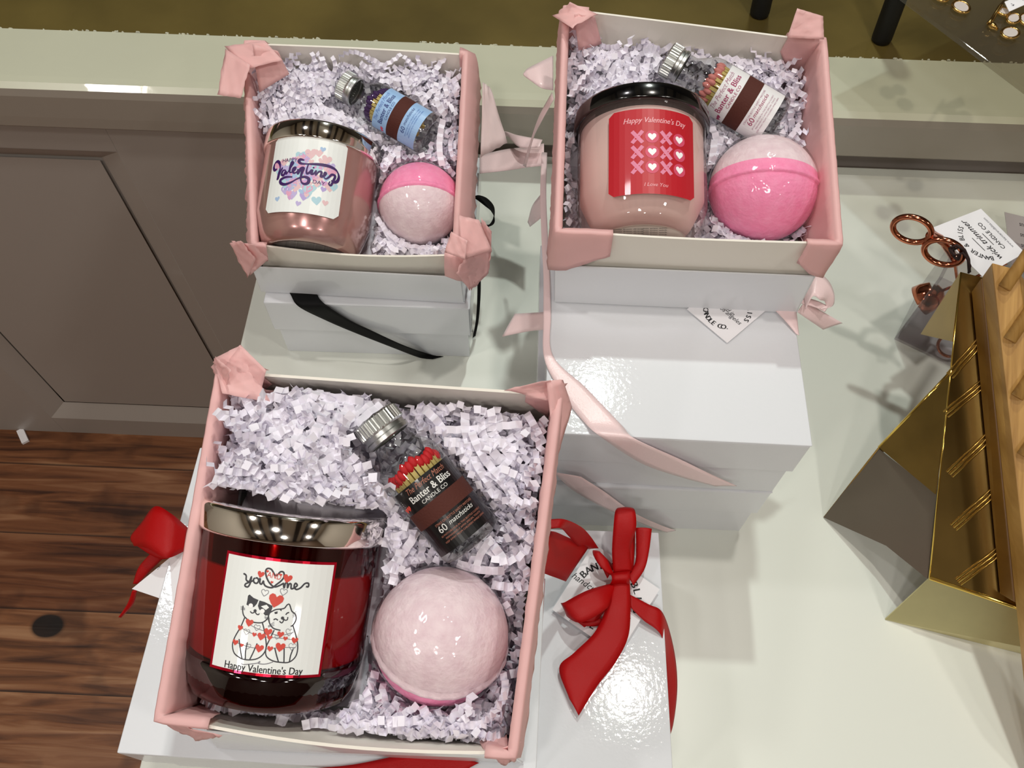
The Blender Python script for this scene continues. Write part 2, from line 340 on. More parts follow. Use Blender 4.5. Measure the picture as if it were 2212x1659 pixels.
# ------------------------------------------------------------------ boxes
def lidmesh(b, w, d, h, z1, up=False, t=.14):
    """box lid: top plate and four side flaps with slim corner seams; up = open side upwards"""
    g = .09; za, zb_ = (z1-h, z1-t) if not up else (z1+t, z1+h)
    b.box((-w/2, -d/2, z1-t if not up else z1), (w/2, d/2, z1 if not up else z1+t))
    b.box((-w/2, -d/2, za), (w/2-g, -d/2+t, zb_)); b.box((-w/2, d/2-t, za), (w/2, d/2, zb_))
    b.box((-w/2, -d/2+t+g, za), (-w/2+t, d/2-t, zb_)); b.box((w/2-t, -d/2+t+g, za), (w/2, d/2-t, zb_))
def giftbox(label, c, z, w, d, h, yaw=0, lidh=4.0, m=CARD, group=None):
    t = thing('gift_box', label, 'box', (c[0], c[1], z), rot(yaw, 0), group)
    b = MB(); b.box((-w/2+.3, -d/2+.3, 0), (w/2-.3, d/2-.3, h-.2)); bevel(b.build('box_body', m, t), .05)
    b = MB(); lidmesh(b, w, d, lidh, h); bevel(b.build('lid', m, t), .1, 3); return t
# stack under the left rear box
giftbox('closed white box under the open box with the purple lettered candle, black ribbon across it', (-13.1, 48.4), 0, 17, 17, 7.9, 0.5)
# stack under the right rear box
giftbox('lowest closed white box of the pair under the black-lidded candle box', (9.7, 35.4), 0, 17.1, 22, 8.6, .3)
giftbox('closed glossy white box with pink satin ribbon and tag, under the black-lidded candle box', (10.15, 35.3), 8.65, 17, 22, 8.15, -.6, m=CARDG)
# front: low box on the table and the big one it carries
giftbox('low closed white box with big red bow and tag at the front edge', (-.9, 12.4), 0, 22, 17.4, 8.3, .6, m=CARDG)
giftbox('raised glossy white box under the open box with the red candle', (-9.2, 13.2), 8.35, 21.8, 17.6, 8.8, -1.2, m=CARDG)
POSE = {'B': (np.array([-13.45, 41.9, 8.15]), rot(.5, 14.5, 1)), 'C': (np.array([10.3, 35.5, 17.05]), rot(-.6, 8, 1)), 'A': (np.array([-7.35, 6.9, 17.35]), rot(-3.5, 14.5, -1.5))}
RIM = {'B': ([(549, 529), (983, 552), (1006, 116), (533, 93)], (14.3, 14.3, 19.6, 19.8), 15.7, 16.3, 6.6),
       'C': ([(1205, 500), (1812, 527), (1778, 88), (1222, 18)], (24.4, 24.3, 27.3, 27.5), 16.6, 16.6, 7.6),
       'A': ([(345, 1552), (1107, 1630), (1207, 850), (478, 800)], (24.7, 24.9, 28.9, 28.7), 16.3, 16.4, 7.6)}
LBL = {'B': 'rear left', 'C': 'rear right', 'A': 'front'}
BX = {}
DESC = {'A': 'open white gift box holding the dark red jar candle', 'B': 'open white gift box holding the pink jar candle with purple lettering', 'C': 'open white gift box holding the black-lidded candle'}
for k in 'ABC':
    o_, M = POSE[k]; px, zs, w, d, h = RIM[k]
    top = [at(p, z) for p, z in zip(px, zs)]
    bot = [o_+M@np.array(v) for v in ((-w/2, 0, 0), (w/2, 0, 0), (w/2, d, 0), (-w/2, d, 0))]
    cen = sum(bot)/4; Z = M[:, 2]; t_ = thing('open_gift_box', DESC[k], 'box', cen, M)
    L = lambda p: M.T@(np.asarray(p)-cen)
    tl = [L(p) for p in top]; bl = [L(p)+np.array([0, 0, .2]) for p in bot]; BX[k] = dict(o=cen, M=M, top=tl, bot=bl, h=h)
    names = ('front_wall', 'side_wall', 'back_wall', 'side_wall'); bulge = {'A': (.5, .15, .0, .1), 'B': (.35, .1, .15, .1), 'C': (.12, .1, .1, .1)}[k]
    for s_ in range(4):
        a, c = s_, (s_+1) % 4; b = MB(); P = []
        out = unit(np.cross(tl[c]-tl[a], [0, 0, 1])); out[2] = 0
        for i in range(13):
            u = i/12; bow = bulge[s_]*math.sin(math.pi*u); row = []
            B0 = bl[a]*(1-u)+bl[c]*u; T0 = tl[a]*(1-u)+tl[c]*u+out*bow-np.array([0, 0, (.35 if (k, s_) == ('A', 0) else .25 if (k,s_)==('B',0) else .06)*math.sin(math.pi*u)])
            for off in (0, .14):
                for v in (0, .5, 1): row.append(B0*(1-v)+T0*v-out*off)
            P.append([row[0], row[1], row[2], row[5], row[4], row[3]])
        b.grid(P); n = len(P[0]); b.F.append(tuple(range(n))); b.M.append(0)
        b.build(names[s_], CARDIN, t_)
    b = MB(); c8 = [np.array(v) for v in bl]; b.hexa([v+np.array([0, 0, -.18]) for v in c8]+[v+np.array([0, 0, .02]) for v in c8]); b.build('box_bottom', CARDIN, t_)
# upturned lids that the open boxes sit in
LIDL = {'A': 'upturned white lid cradling the front open box with the red candle', 'B': 'upturned white lid cradling the rear left open box with the pink candle', 'C': 'upturned white lid cradling the open box with the black-lidded candle'}
LIDC = {'B': ([(564, 630), (1004, 655), (543, 577), (998, 600)], 8.0, 11.6, 12), 'C': ([(1198, 652), (1722, 676), (1199, 575), (1763, 598)], 16.9, 20.8, 7.6), 'A': ([(470, 1618), (1132, 1650), (440, 1582), (1118, 1640)], 17.3, 20.8, 12)}
for k in 'ABC':
    px, z0, z1, tl_ = LIDC[k]; fb = [at(px[0], z0), at(px[1], z0)]; ft = [at(px[2], z1), at(px[3], z1)]
    M = POSE[k][1]; org = (fb[0]+fb[1])/2; X = unit(fb[1]-fb[0]); th = math.radians(tl_); Y = unit(np.cross([0, 0, 1], X))*math.cos(th)+np.array([0, 0, math.sin(th)]); D = 17.1
    bc = [fb[0], fb[1], fb[1]+Y*D, fb[0]+Y*D]; tc_ = [ft[0], ft[1], ft[1]+Y*(D+.4), ft[0]+Y*(D+.4)]; cen = sum(bc)/4
    t_ = thing('box_lid', LIDL[k], 'lid', cen); b = MB()
    q = [v-cen for v in bc]; r = [v-cen for v in tc_]; up = np.array([0, 0, .12]); b.hexa(q+[v+up for v in q]); b.build('lid_top', CARD, t_)
    for s_ in range(4):
        a, c = s_, (s_+1) % 4; e = unit(q[c]-q[a]); n_ = unit(np.cross(e, r[a]-q[a]))*.13; g = e*.08
        b = MB(); A_, C_, D_, E_ = q[a]+g*(s_ in (1, 3)), q[c]-g, r[c]-g*1.5, r[a]+g*(s_ in (1, 3))
        b.hexa([A_, C_, C_-n_, A_-n_, E_, D_, D_-n_, E_-n_]); bevel(b.build('lid_flap', CARD, t_), .04)
# ------------------------------------------------------------------ contents of the boxes
def locp(k, px, h):           # world point where the pixel meets the box's own level h
    B = BX[k]; return atplane(px, B['o']+B['M'][:, 2]*h, B['M'][:, 2])
OBST = {'A': [], 'B': [], 'C': []}
def zcam(P): return float((R@(np.asarray(P)-CAM))[2])
def candle(k, base_px, lid_px, hb, hl, w0, w1, wl, lidh, turn, label, build):
    p, q = locp(k, base_px, hb), locp(k, lid_px, hl); r0 = w0/2*zcam(p)/F_; r1 = w1/2*zcam(q)/F_; lidr = wl/2*zcam(q)/F_; ax = unit(q-p); H = np.linalg.norm(q-p)+lidh/2
    front = unit(CAM-(p+q)/2); M = frame(ax, front); t = thing('jar_candle', label, 'candle', p, M)
    OBST[k].append((p-ax*.3, q+ax*(lidh/2+.3), max(r1, lidr)+.1)); build(t, H, lidh, r0, r1, lidr, math.radians(turn)); return t
def knobless_lid(t, H, lh, r, m, name='lid'):
    b = MB(); z0 = H-lh; b.lathe([(r-.35, z0+.05), (r-.05, z0), (r, z0+.12), (r, H-.25), (r-.06, H-.08), (r-.25, H), (r-.9, H-.02), (.01, H-.02)], 96)
    return b.build(name, m, t, True)
REDI = mat('label_red', '#c8283c', .4); PINKI = mat('label_pink', '#e58aa8', .5); PINKD = mat('label_rose', '#d8506e', .5); WHI = mat('label_white', '#ffffff', .5)
CATR = mat('illustration_red', '#d84a3c', .5); GREYI = mat('grey_ink', '#3a3a40', .5); GREYL = mat('soft_grey_ink', '#85858c', .5)
PURP = mat('purple_ink', '#3b145e', .5); REDLAB = mat('red_label', '#c0202c', .4, coat=.3)
def build_A(t, H, lh, r0, r1, lr, turn):
    zt_ = H-lh
    glass = glassy('red_tinted_glass', '#c81424', ior=1.5); b = MB()
    b.lathe([(.01, 0), (r0-.7, 0), (r0-.25, .12), (r0, .6), (r1, 2.2), (r1, zt_+.1)], 96, closed=False); b.build('glass_jar', glass, t, True)
    b = MB(); b.lathe([(.01, .02), (r0-.72, .02), (r0-.27, .15), (r0-.03, .62), (r1-.05, 1.6), (r1-.03, 2.0), (.01, 2.02)], 64, closed=False); b.build('glass_base', mat('dark_red_glass', '#0e0103', .08, coat=1), t, True)
    b = MB(); b.lathe([(.01, 2.04), (r1-.35, 2.04), (r1-.16, 2.2), (r1-.15, zt_-1.5), (r1-.3, zt_-1.35), (.01, zt_-1.35)], 64); b.build('wax', mat('red_wax', '#d41c26', .5), t, True)
    b = MB(); b.lathe([(r1-.15, zt_-1.34), (r1-.15, zt_+.2)], 64, closed=False); b.build('jar_neck', mat('dark_red_neck', '#2a0306', .15, coat=1), t, True)
    knobless_lid(t, H, lh, lr, CHROME)
    a = Art(affine((315, 458), (1085, 535), (183, 1283), 4.95, 4.95)); c = a.conv
    a.sheet(-2.6, -2.6, 2.6, 2.6, mat('red_foil', '#d01030', .15, metal=.8), 0); a.sheet(-2.475, -2.475, 2.475, 2.475, WHITEP, 1)
    th = .075
    you = [[(437, 600), (445, 597), (458, 610), (458, 640), (480, 650), (497, 612), (488, 660), (470, 690), (448, 685), (455, 668), (490, 652), (512, 640)],
           [(525, 622), (512, 632), (516, 655), (535, 660), (548, 640), (540, 622), (527, 622)], [(548, 632), (560, 626), (556, 655), (568, 665), (582, 640), (584, 660), (600, 680), (640, 688), (670, 665), (700, 640), (722, 610), (722, 575), (700, 570), (668, 600), (640, 555), (612, 548), (598, 570), (605, 615), (625, 655), (655, 682), (690, 672), (718, 655)],
           [(718, 650), (722, 690), (732, 655), (745, 655), (745, 690), (757, 660), (770, 662), (770, 695), (790, 690), (812, 672), (800, 655), (790, 680), (805, 702), (835, 690), (865, 660), (890, 660), (888, 685), (872, 682)]]
    for s_ in you: a.stroke(s_, th, GREYI, 2, 4)
    a.text('AND', 652, 620, .36, CATR, ang=-.12, lay=3, sx=.8)
    for x, y, s_ in ((565, 592, .3), (748, 618, .38), (664, 780, .62), (612, 568, .12), (702, 592, .12), (640, 648, .12)): a.heart(x, y, s_, CATR, 3, ang=-.15)
    for x, y, s_ in ((590, 726, .3), (718, 718, .3)): a.heart(x, y, s_, GREYL, 2, True, -.1)
    def fill(P, m, lay=2): a.poly(P, m, lay)
    # left cat
    ln = .055
    a.stroke([(433, 830), (430, 870), (440, 905), (475, 935), (520, 948), (570, 945), (605, 915), (612, 885)], ln, GREYI)
    fill([(470, 755), (482, 745), (510, 768), (545, 782), (532, 812), (512, 835), (478, 832), (458, 820), (465, 790)], GREYI)
    fill([(552, 785), (588, 795), (640, 822), (640, 838), (618, 890), (590, 895), (572, 872), (548, 850), (540, 825)], GREYI)
    for x, y in ((490, 826), (571, 862)): a.disc(x, y, .1, WHI, 3)
    a.stroke([(485, 868), (498, 880), (515, 872), (520, 860), (525, 880), (540, 890), (550, 880)], ln*.9, GREYI); a.disc(520, 862, .07, GREYI, 3)
    for dx in (0, 10, 20): a.stroke([(415, 838+dx), (448, 848+dx*.6)], .025, GREYL, 2, 1); a.stroke([(585, 900+dx*.6), (622, 915+dx)], .025, GREYL, 2, 1)
    a.stroke([(447, 910), (415, 985), (372, 1060), (352, 1120), (365, 1180), (410, 1212), (425, 1218), (470, 1222), (530, 1210), (575, 1170), (592, 1110), (580, 1000), (568, 945)], ln, GREYI)
    for P in ([(402, 1075), (412, 1160), (422, 1215)], [(462, 1095), (448, 1160), (445, 1218)], [(530, 1100), (500, 1170), (475, 1222)]): a.stroke(P, ln, GREYI)
    # right cat
    a.stroke([(612, 885), (615, 940), (640, 985), (690, 1003)], ln, GREYI); a.stroke([(622, 872), (660, 850), (700, 845), (722, 838), (740, 815), (755, 812), (765, 845), (772, 865), (795, 890), (797, 930), (775, 968), (760, 975)], ln, GREYI)
    fill([(652, 868), (675, 862), (672, 880), (655, 882)], GREYI); fill([(685, 848), (703, 845), (700, 862)], GREYI)
    a.stroke([(645, 925), (660, 918), (675, 928)], ln, GREYI); a.stroke([(728, 888), (740, 875), (752, 872)], ln, GREYI)
    a.stroke([(685, 935), (700, 948), (712, 930), (708, 912), (722, 928), (738, 925), (742, 905)], ln*.9, GREYI); a.disc(706, 912, .07, GREYI, 3)
    for dx in (0, 12, 24): a.stroke([(608, 970+dx*.4), (650, 940+dx)], .025, GREYL, 2, 1); a.stroke([(775, 885+dx), (802, 865+dx)], .025, GREYL, 2, 1)
    a.stroke([(648, 1000), (615, 1070), (590, 1130), (590, 1190), (630, 1225), (690, 1240), (745, 1240), (790, 1200), (805, 1130), (795, 1050), (775, 970)], ln, GREYI)
    for P in ([(648, 1130), (660, 1190), (672, 1238)], [(712, 1130), (710, 1190), (708, 1238)], [(775, 1140), (755, 1190), (745, 1238)]): a.stroke(P, ln, GREYI)
    for P in ([(470, 960), (530, 990), (605, 1015)], [(410, 990), (500, 1030), (610, 1055)], [(375, 1100), (460, 1125), (545, 1138)], [(605, 1020), (690, 1040), (780, 1020)], [(612, 1052), (720, 1065), (785, 1080)], [(590, 1140), (690, 1130), (790, 1135)]): a.stroke(P, .03, GREYL, 2)
    for x, y, s_, f_ in ((478, 950, .5, 1), (412, 992, .35, 1), (458, 1018, .38, 0), (532, 983, .38, 0), (512, 1035, .28, 1), (560, 1047, .5, 1), (606, 1013, .5, 1), (616, 1055, .32, 1), (690, 1032, .42, 1), (750, 1017, .45, 0), (665, 1052, .26, 0), (722, 1063, .28, 1), (785, 1080, .42, 1), (375, 1100, .38, 1), (422, 1118, .24, 1), (465, 1122, .36, 0), (545, 1134, .52, 1), (617, 1136, .36, 1), (686, 1125, .6, 1), (768, 1126, .45, 0)):
        a.heart(x, y, s_*.68, CATR if f_ else GREYL, 3, not f_, -.08, .022)
    a.stroke([(420, 1245), (425, 1258), (480, 1252), (540, 1240), (545, 1230), (535, 1245), (580, 1250), (635, 1235)], .04, GREYL, 2)
    a.text("Happy Valentine's Day", 558, 1316, .46, INK, ang=.0, lay=2, sx=.84, bold=.006)
    a.build('paper_label', wrap(r1+.01, H*.462+.3, turn), t)
def build_B(t, H, lh, r0, r1, lr, turn):
    zt_ = H-lh; m = mat('rose_lustre_glass', '#b98c86', .22, metal=.45, coat=1, thin=480)
    b = MB(); b.lathe([(.01, .25), (r0-1.1, .25), (r0-.95, 0), (r0-.6, 0), (r0-.15, .3), (r0+.1, .9), (r1-.03, 2.4), (r1, zt_*.6), (r1, zt_+.1)], 96, closed=False); b.build('glass_jar', m, t, True)
    a = Art(); a.raw([(3*.0+2.75*math.cos(x*.1963), 2.75*math.sin(x*.1963)) for x in range(32)], [tuple(range(32))], mat('grey_sticker', '#a9a39f', .5), 0)
    for i in range(-6, 7): a.text('do not burn more than 4 hours', 0, i*.36, .3, GREYI, lay=1)
    a.build('base_sticker', lambda x, y, l: (x, -y, .22-l), t)
    knobless_lid(t, H, lh, lr, CHROME)
    a = Art(); W2, H2 = 2.95, 3.05; a.sheet(-W2, -H2, W2, H2, WHITEP, 0, corner=.35)
    rd = random.Random(5); pal = [mat('heart_tint_%d' % i, c_, .5) for i, c_ in enumerate(('#d7a2cf', '#a9c4e6', '#b4d8e4', '#c3b6e2', '#e6a8c4', '#e9c4c8', '#b7a6dc'))]
    for i in range(120):
        x, y = rd.gauss(0, 1.05), rd.gauss(.0, 1.15)
        if abs(x) > 2.4 or abs(y) > 2.5: continue
        a.heart(x, y, rd.uniform(.35, .85), pal[rd.randrange(7)], .4+i*.008, ang=rd.uniform(-.2, .2))
    cv = affine((175, 400), (905, 440), (110, 1190), 2*W2, 2*H2); a.conv = cv
    def S_(P, w=.16, tp=(.5, 1.2, 3)): a.stroke(P, w, PURP, 3, 5, taper=tp)
    S_([(232, 862), (245, 845), (252, 800), (262, 740), (250, 690), (222, 665), (190, 680), (178, 720), (195, 752), (225, 745)], .2)
    S_([(232, 862), (262, 800), (292, 740)], .13)
    S_([(330, 775), (300, 775), (285, 810), (305, 825), (330, 790), (335, 815), (350, 800), (390, 730), (400, 705), (385, 700), (370, 760), (372, 800), (395, 800), (420, 780), (425, 755), (405, 765), (400, 795), (420, 812), (450, 790)], .16)
    S_([(450, 770), (450, 820), (475, 770), (500, 762), (490, 800), (480, 860), (490, 905), (520, 922), (550, 905), (552, 865), (510, 850), (450, 870), (390, 905), (330, 922), (285, 905), (278, 870), (330, 848), (400, 850)], .2)
    S_([(505, 680), (470, 672), (455, 690), (480, 715), (560, 715), (650, 710), (740, 715), (800, 740), (825, 790), (815, 840), (785, 862), (755, 850)], .2)
    S_([(545, 715), (530, 780), (535, 815), (560, 800), (580, 775), (575, 815), (600, 805), (618, 775), (612, 825), (640, 785), (665, 785), (660, 830), (690, 815), (705, 790), (692, 785), (685, 820), (705, 845), (735, 820), (760, 790), (790, 800), (775, 850), (755, 900), (735, 890), (745, 862)], .16)
    a.disc(592, 750, .07, PURP, 3)
    a.text('HAPPY', 360, 690, .4, PURP, lay=3, ang=.02, sx=1.05); a.text('DAY', 642, 910, .4, PURP, lay=3, ang=-.02, sx=1.15)
    a.build('paper_label', wrap(r1, H*.52, turn), t)
def build_C(t, H, lh, r0, r1, lr, turn):
    zt_ = H-lh
    b = MB(); b.lathe([(.01, .3), (r0-1.2, .25), (r0-.8, 0), (r0-.35, .12), (r0, .7), (r1, 2.3), (r1, zt_+.1)], 96, closed=False); b.build('glass_jar', glassy('clear_jar_glass', '#fbf6f4', ior=1.52, haze=.05, hazecol='#f3dcd6'), t, True)
    b = MB(); b.lathe([(.01, .9), (r0-1.3, .9), (r0-.7, 1.15), (r0-.35, 1.8), (r1-.2, 2.9), (r1-.18, zt_-.3), (.01, zt_-.3)], 96); b.build('wax', mat('blush_wax', '#eed3cf', .5, sss=.1), t, True)
    a = Art(); a.raw([(2.9*math.cos(x*.1963), 2.9*math.sin(x*.1963)) for x in range(32)], [tuple(range(32))], mat('pale_sticker', '#e8ddd6', .5), 0)
    for i in range(-2, 7): a.text('keep away from draughts trim wick', -.4, .1+i*.34, .28, INK, lay=1)
    for x in (.9, 2.0): a.conv = lambda x, y: (x, y); a.stroke([(x+.38*math.cos(i*.3927), -1.2+.38*math.sin(i*.3927)) for i in range(17)], .07, INK, 1, 1); a.stroke([(x-.25, -1.45), (x+.25, -.95)], .07, INK, 1, 1)
    a.build('base_sticker', lambda x, y, l: (x, -y, .22-l), t)
    knobless_lid(t, H, lh, lr, mat('black_lid', '#040405', .16, coat=1))
    a = Art(); W2, H2 = 2.9, 2.88; a.sheet(-W2, -H2, W2, H2, REDLAB, 0, corner=.3)
    a.text("Happy Valentine's Day", .1, H2-.95, .52, mat('pale_pink_ink', '#f5b3bb', .5), shear=.25, sx=.86, lay=2, bold=.006)
    a.text('I Love You', .1, -H2+.5, .34, mat('pale_pink_ink'), shear=.25, lay=2)
    xs = (-1.03, -.12, .78, 1.68); ys = (.95, -.08, -1.1)
    for y in ys:
        for i, x in enumerate(xs):
            if i % 2 == 0:
                a.stroke([(x-.33, y+.4), (x+.33, y-.4)], .24, PINKI, 2, 1); a.stroke([(x+.33, y+.4), (x-.33, y-.4)], .24, PINKI, 2.3, 1)
            else: a.disc(x, y, .43, PINKD, 2); a.heart(x, y+.02, .5, WHI, 3)
    a.build('paper_label', wrap(r1, H*.49, turn), t)
cA = candle('A', (583, 1489), (638, 1121), 3.9, 5.6, 352, 372, 392, 1.35, -5, 'dark red jar candle with silver lid and two-cats label in the front box', build_A)
cB = candle('B', (668, 549), (699, 333), 4.4, 5.2, 212, 238, 247, 1.5, -15.7, 'pink lustre jar candle with silver lid and purple Valentines lettering', build_B)
cC = candle('C', (1386, 530), (1385, 272), 4.2, 5.6, 258, 272, 290, 1.15, 10.6, 'blush wax jar candle with black lid and red XOXO label', build_C)
# bath bombs
BW = mat('bath_bomb_white', '#f3dfe4', .75, bump=.5, bscale=400, two='#e6ccd4', vscale=170)
BP = mat('bath_bomb_pink', '#ff9ec4', .75, bump=.5, bscale=400, two='#fb8db8', vscale=170)
WRAP = glassy('shrink_wrap', '#ffffff', ior=1.38, bump=.6, bscale=90, rough=.06)
def bomb(k, px, h, wpx, n, mu, md, label, shift=0.):
    p = locp(k, px, h); r = wpx/2*zcam(p)/F_; M = frame(n, camdir(0, 0, 1)); t = thing('bath_bomb', label, 'bath bomb', p, M); OBST[k].append((p, p, r+.1))
    def half(a0, a1, rr=r): return [(max(.01, rr*math.cos(math.radians(a))), rr*math.sin(math.radians(a))) for a in np.linspace(a0, a1, 24)]
    b = MB(); b.lathe(half(3+shift, 90), 72, closed=False); b.build('top_half', mu, t, True)
    b = MB(); b.lathe(half(-90, 3+shift), 72, closed=False); b.build('bottom_half', md, t, True)
    b = MB(); b.lathe([(r*.99, -.42), (r+.09, -.34), (r+.12, -.25), (r+.1, -.12), (r+.02, -.05), (r+.0, .1)], 96, closed=False, rfun=lambda kk, i, rr: rr+.015*math.sin(i*1.7)); b.build('seam_ridge', md if shift >= 0 else mu, t, True)
    b = MB(); rd = random.Random(int(px[0])); ph = [rd.uniform(0, 6) for _ in range(6)]
    b.lathe([(q+.14, z*1.035) for q, z in half(-89, 89)], 72, closed=False, rfun=lambda kk, i, rr: rr*(1+.006*math.sin(5*i*6.283/72+ph[0]+kk*.5)+.005*math.sin(9*i*6.283/72+ph[1]-kk*.8))); b.build('plastic_wrap', WRAP, t, True)
bomb('A', (953, 1372), 4.4, 290, camdir(.2, .8, .56), BW, BP, 'large pale bath bomb with pink underside in the front box', -5)
bomb('B', (907, 441), 4.4, 176, camdir(-.03, .93, -.36), BP, BW, 'bath bomb with pink upper half and white lower half', -4)
bomb('C', (1648, 409), 4.5, 228, camdir(.05, .97, -.2), BW, BP, 'bath bomb with white upper half and pink lower half in the rear right box', 6)
# match bottles
BROWN = mat('brown_striker', '#4e1f14', .8, bump=.3, bscale=900); STICK = mat('match_wood', '#dcc37a', .6)
GL = glassy('bottle_glass', '#f0f2f0', ior=1.5, bump=.12, bscale=45)
def bottle(k, cap_px, base_px, hc, hb, wpx, look, turn, paper, ink, ink2, headc, hearts, label, mlabel):
    p, q = locp(k, base_px, hb), locp(k, cap_px, hc)
    if look:                  # lies square to the line of sight
        for _ in range(60):
            e_ = np.dot(unit(q-p), unit((p+q)/2-CAM)); hc -= -e_*2.0; q = locp(k, cap_px, hc)
    r = wpx/2*zcam((p+q)/2)/F_; ax = unit(q-p); H = np.linalg.norm(q-p); M = frame(ax, unit(CAM-(p+q)/2)); t = thing('match_bottle', label, 'bottle', p, M)
    OBST[k].append((p, q, r+.12)); ch = 1.35; zs = H-ch; nr = 1.0
    prof = [(.01, .25), (r-.9, .2), (r-.4, 0), (r-.1, .12), (r, .45), (r, H*.6), (r*.97, H*.64), (r*.88, H*.69), (r*.72, H*.735), (nr+.08, H*.77), (nr, H*.79), (nr, zs+.3)]
    b = MB(); b.lathe(prof, 72, closed=False); b.build('glass_body', GL, t, True)
    b = MB(); rc = 1.16; b.lathe([(rc-.1, zs), (rc, zs+.05), (rc, zs+.25), (rc-.06, zs+.32), (rc-.06, zs+.5), (rc, zs+.56), (rc, zs+.6), (rc, H-.12), (rc-.1, H-.02), (.01, H)], 120, closed=False, rfun=lambda kk, i, rr: rr+(.045 if (i % 3) else -.02) if kk in (6, 7) else rr); b.build('screw_cap', ALU, t)
    top = H*.53; bot = H*.07; hh = (top-bot)/2; zc = (top+bot)/2; a = Art(); half = 1.3*r; fx = r/1.75
    a.sheet(-half, -hh, half, hh, paper, 0, n=24)
    s_ = hh/2.2
    a.text('The Perfect Match', .05, hh-.46*s_, .5*s_, ink2, shear=.3, lay=2, sx=.8*fx); a.text('Banter & Bliss', .05, hh-1.0*s_, .62*s_, ink, lay=2, sx=.9*fx, bold=.008); a.text('CANDLE CO', .05, hh-1.35*s_, .32*s_, ink, lay=2)
    bh = 1.05*s_ if k == 'A' else 1.2*s_; y1 = hh-1.48*s_; a.sheet(-half, y1-bh, half, y1, BROWN, 1.2, n=24, k=2)
    y = y1-bh
    if k != 'B': a.text('STRIKE ON BOTTLE SAFETY MATCHES', .2, y-.3*s_, .2*s_, ink2, lay=2, sx=.85*fx); y -= .2*s_
    a.text('60', -.75*fx, y-.55*s_, .6*s_, ink, lay=2); a.text('matchsticks', .45*fx, y-.45*s_, .4*s_, ink, shear=.3, lay=2, sx=fx)
    for i, tx in enumerate(('60 MATCHES FOR IN THIS BOTTLE CLOSELY', 'PERMANENTLY AFFIX SPECIAL TOUCH', 'KEEP AWAY FROM CHILDREN WHILE USING')): a.text(tx, .2, y-(.78+.2*i)*s_, .15*s_, ink2, lay=2)
    for dx, dy in ((-.1, 0), (.16, .04)): a.heart(-half*.80+dx, hh-1.1*s_+dy, .28, hearts, 3)
    for i in range(5): a.disc(-half*.84+.03*(i % 2), hh-.5*s_-i*.1, .02, WHI, 3)
    a.build('paper_label', wrap(r, zc, math.radians(turn)), t)
    rd = random.Random(int(px_seed(base_px))); HM = headc; n = 20
    for i in range(n):
        aa = -math.pi/2+rd.uniform(-1.5, 1.5) if i < 14 else rd.uniform(0, 6.28); rr = (r-.3)*(1 if i < 14 else rd.uniform(.2, .7))
        if i < 14: aa = -math.pi/2-1.45+2.9*i/13
        zt2 = top+.55+.35*math.cos((aa+math.pi/2))+rd.uniform(-.2, .25); zt2 = min(zt2, H*.66)
        tip = np.array([rr*math.cos(aa)*.92, rr*math.sin(aa)*.92, zt2]); low = np.array([rr*.8*math.cos(aa), rr*.8*math.sin(aa), .95]); sd = unit(np.cross(tip-low, (math.cos(aa), math.sin(aa), 0)))*.11; o2 = np.array([math.cos(aa), math.sin(aa), 0])*.11
        P = p+M@low; b = MB(); lo = [low+sd+o2, low-sd+o2, low-sd-o2, low+sd-o2]; hi = [v+(tip-low)*.93 for v in lo]; b.hexa([M@(v-low) for v in lo+hi]); mo = b.build('matchstick', STICK)
        mo.location = Vector(P*S); tag(mo, mlabel, 'match', mlabel)
        b = MB(); d = unit(tip-low); L_ = np.linalg.norm(tip-low); b.tube([M@(d*(L_*.93+z)) for z in (-.18, -.05, .12, .3, .42)], [.12, .19, .21, .16, .03], 8); b.build('match_head', HM, mo, True)
def px_seed(p): return p[0]+p[1]
bottle('A', (806, 900), (1024, 1176), 6.5, 6.0, 146, 1, 0, mat('black_label', '#0b0a0c', .35, coat=.3), mat('white_ink', '#e6e6e2', .5), mat('copper_ink', '#b0705c', .5), mat('red_match_head', '#d81c26', .6), CATR, 'glass bottle of red-tipped matches with a black label', 'red-tipped match standing in the black-labelled bottle')
bottle('B', (739, 182), (931, 293), 6.9, 6.4, 92, 0, 0, mat('blue_label', '#9ec4ee', .4, coat=.2), mat('navy_ink', '#2b3a80', .5), mat('blue_ink', '#5a7cc0', .5), mat('purple_match_head', '#46245e', .7), PINKD, 'glass bottle of purple-tipped matches with a light blue label', 'purple-tipped match standing in the blue-labelled bottle')
bottle('C', (1438, 126), (1680, 268), 6.5, 5.8, 113, 1, 0, mat('pearl_label', '#eeeef0', .35, coat=.3), mat('magenta_ink', '#a0245c', .5), mat('mauve_ink', '#b07c94', .5), mat('pink_match_head', '#e08a86', .7), mat('magenta_ink'), 'glass bottle of pink-tipped matches with a white label', 'pink-tipped match standing in the white-labelled bottle')
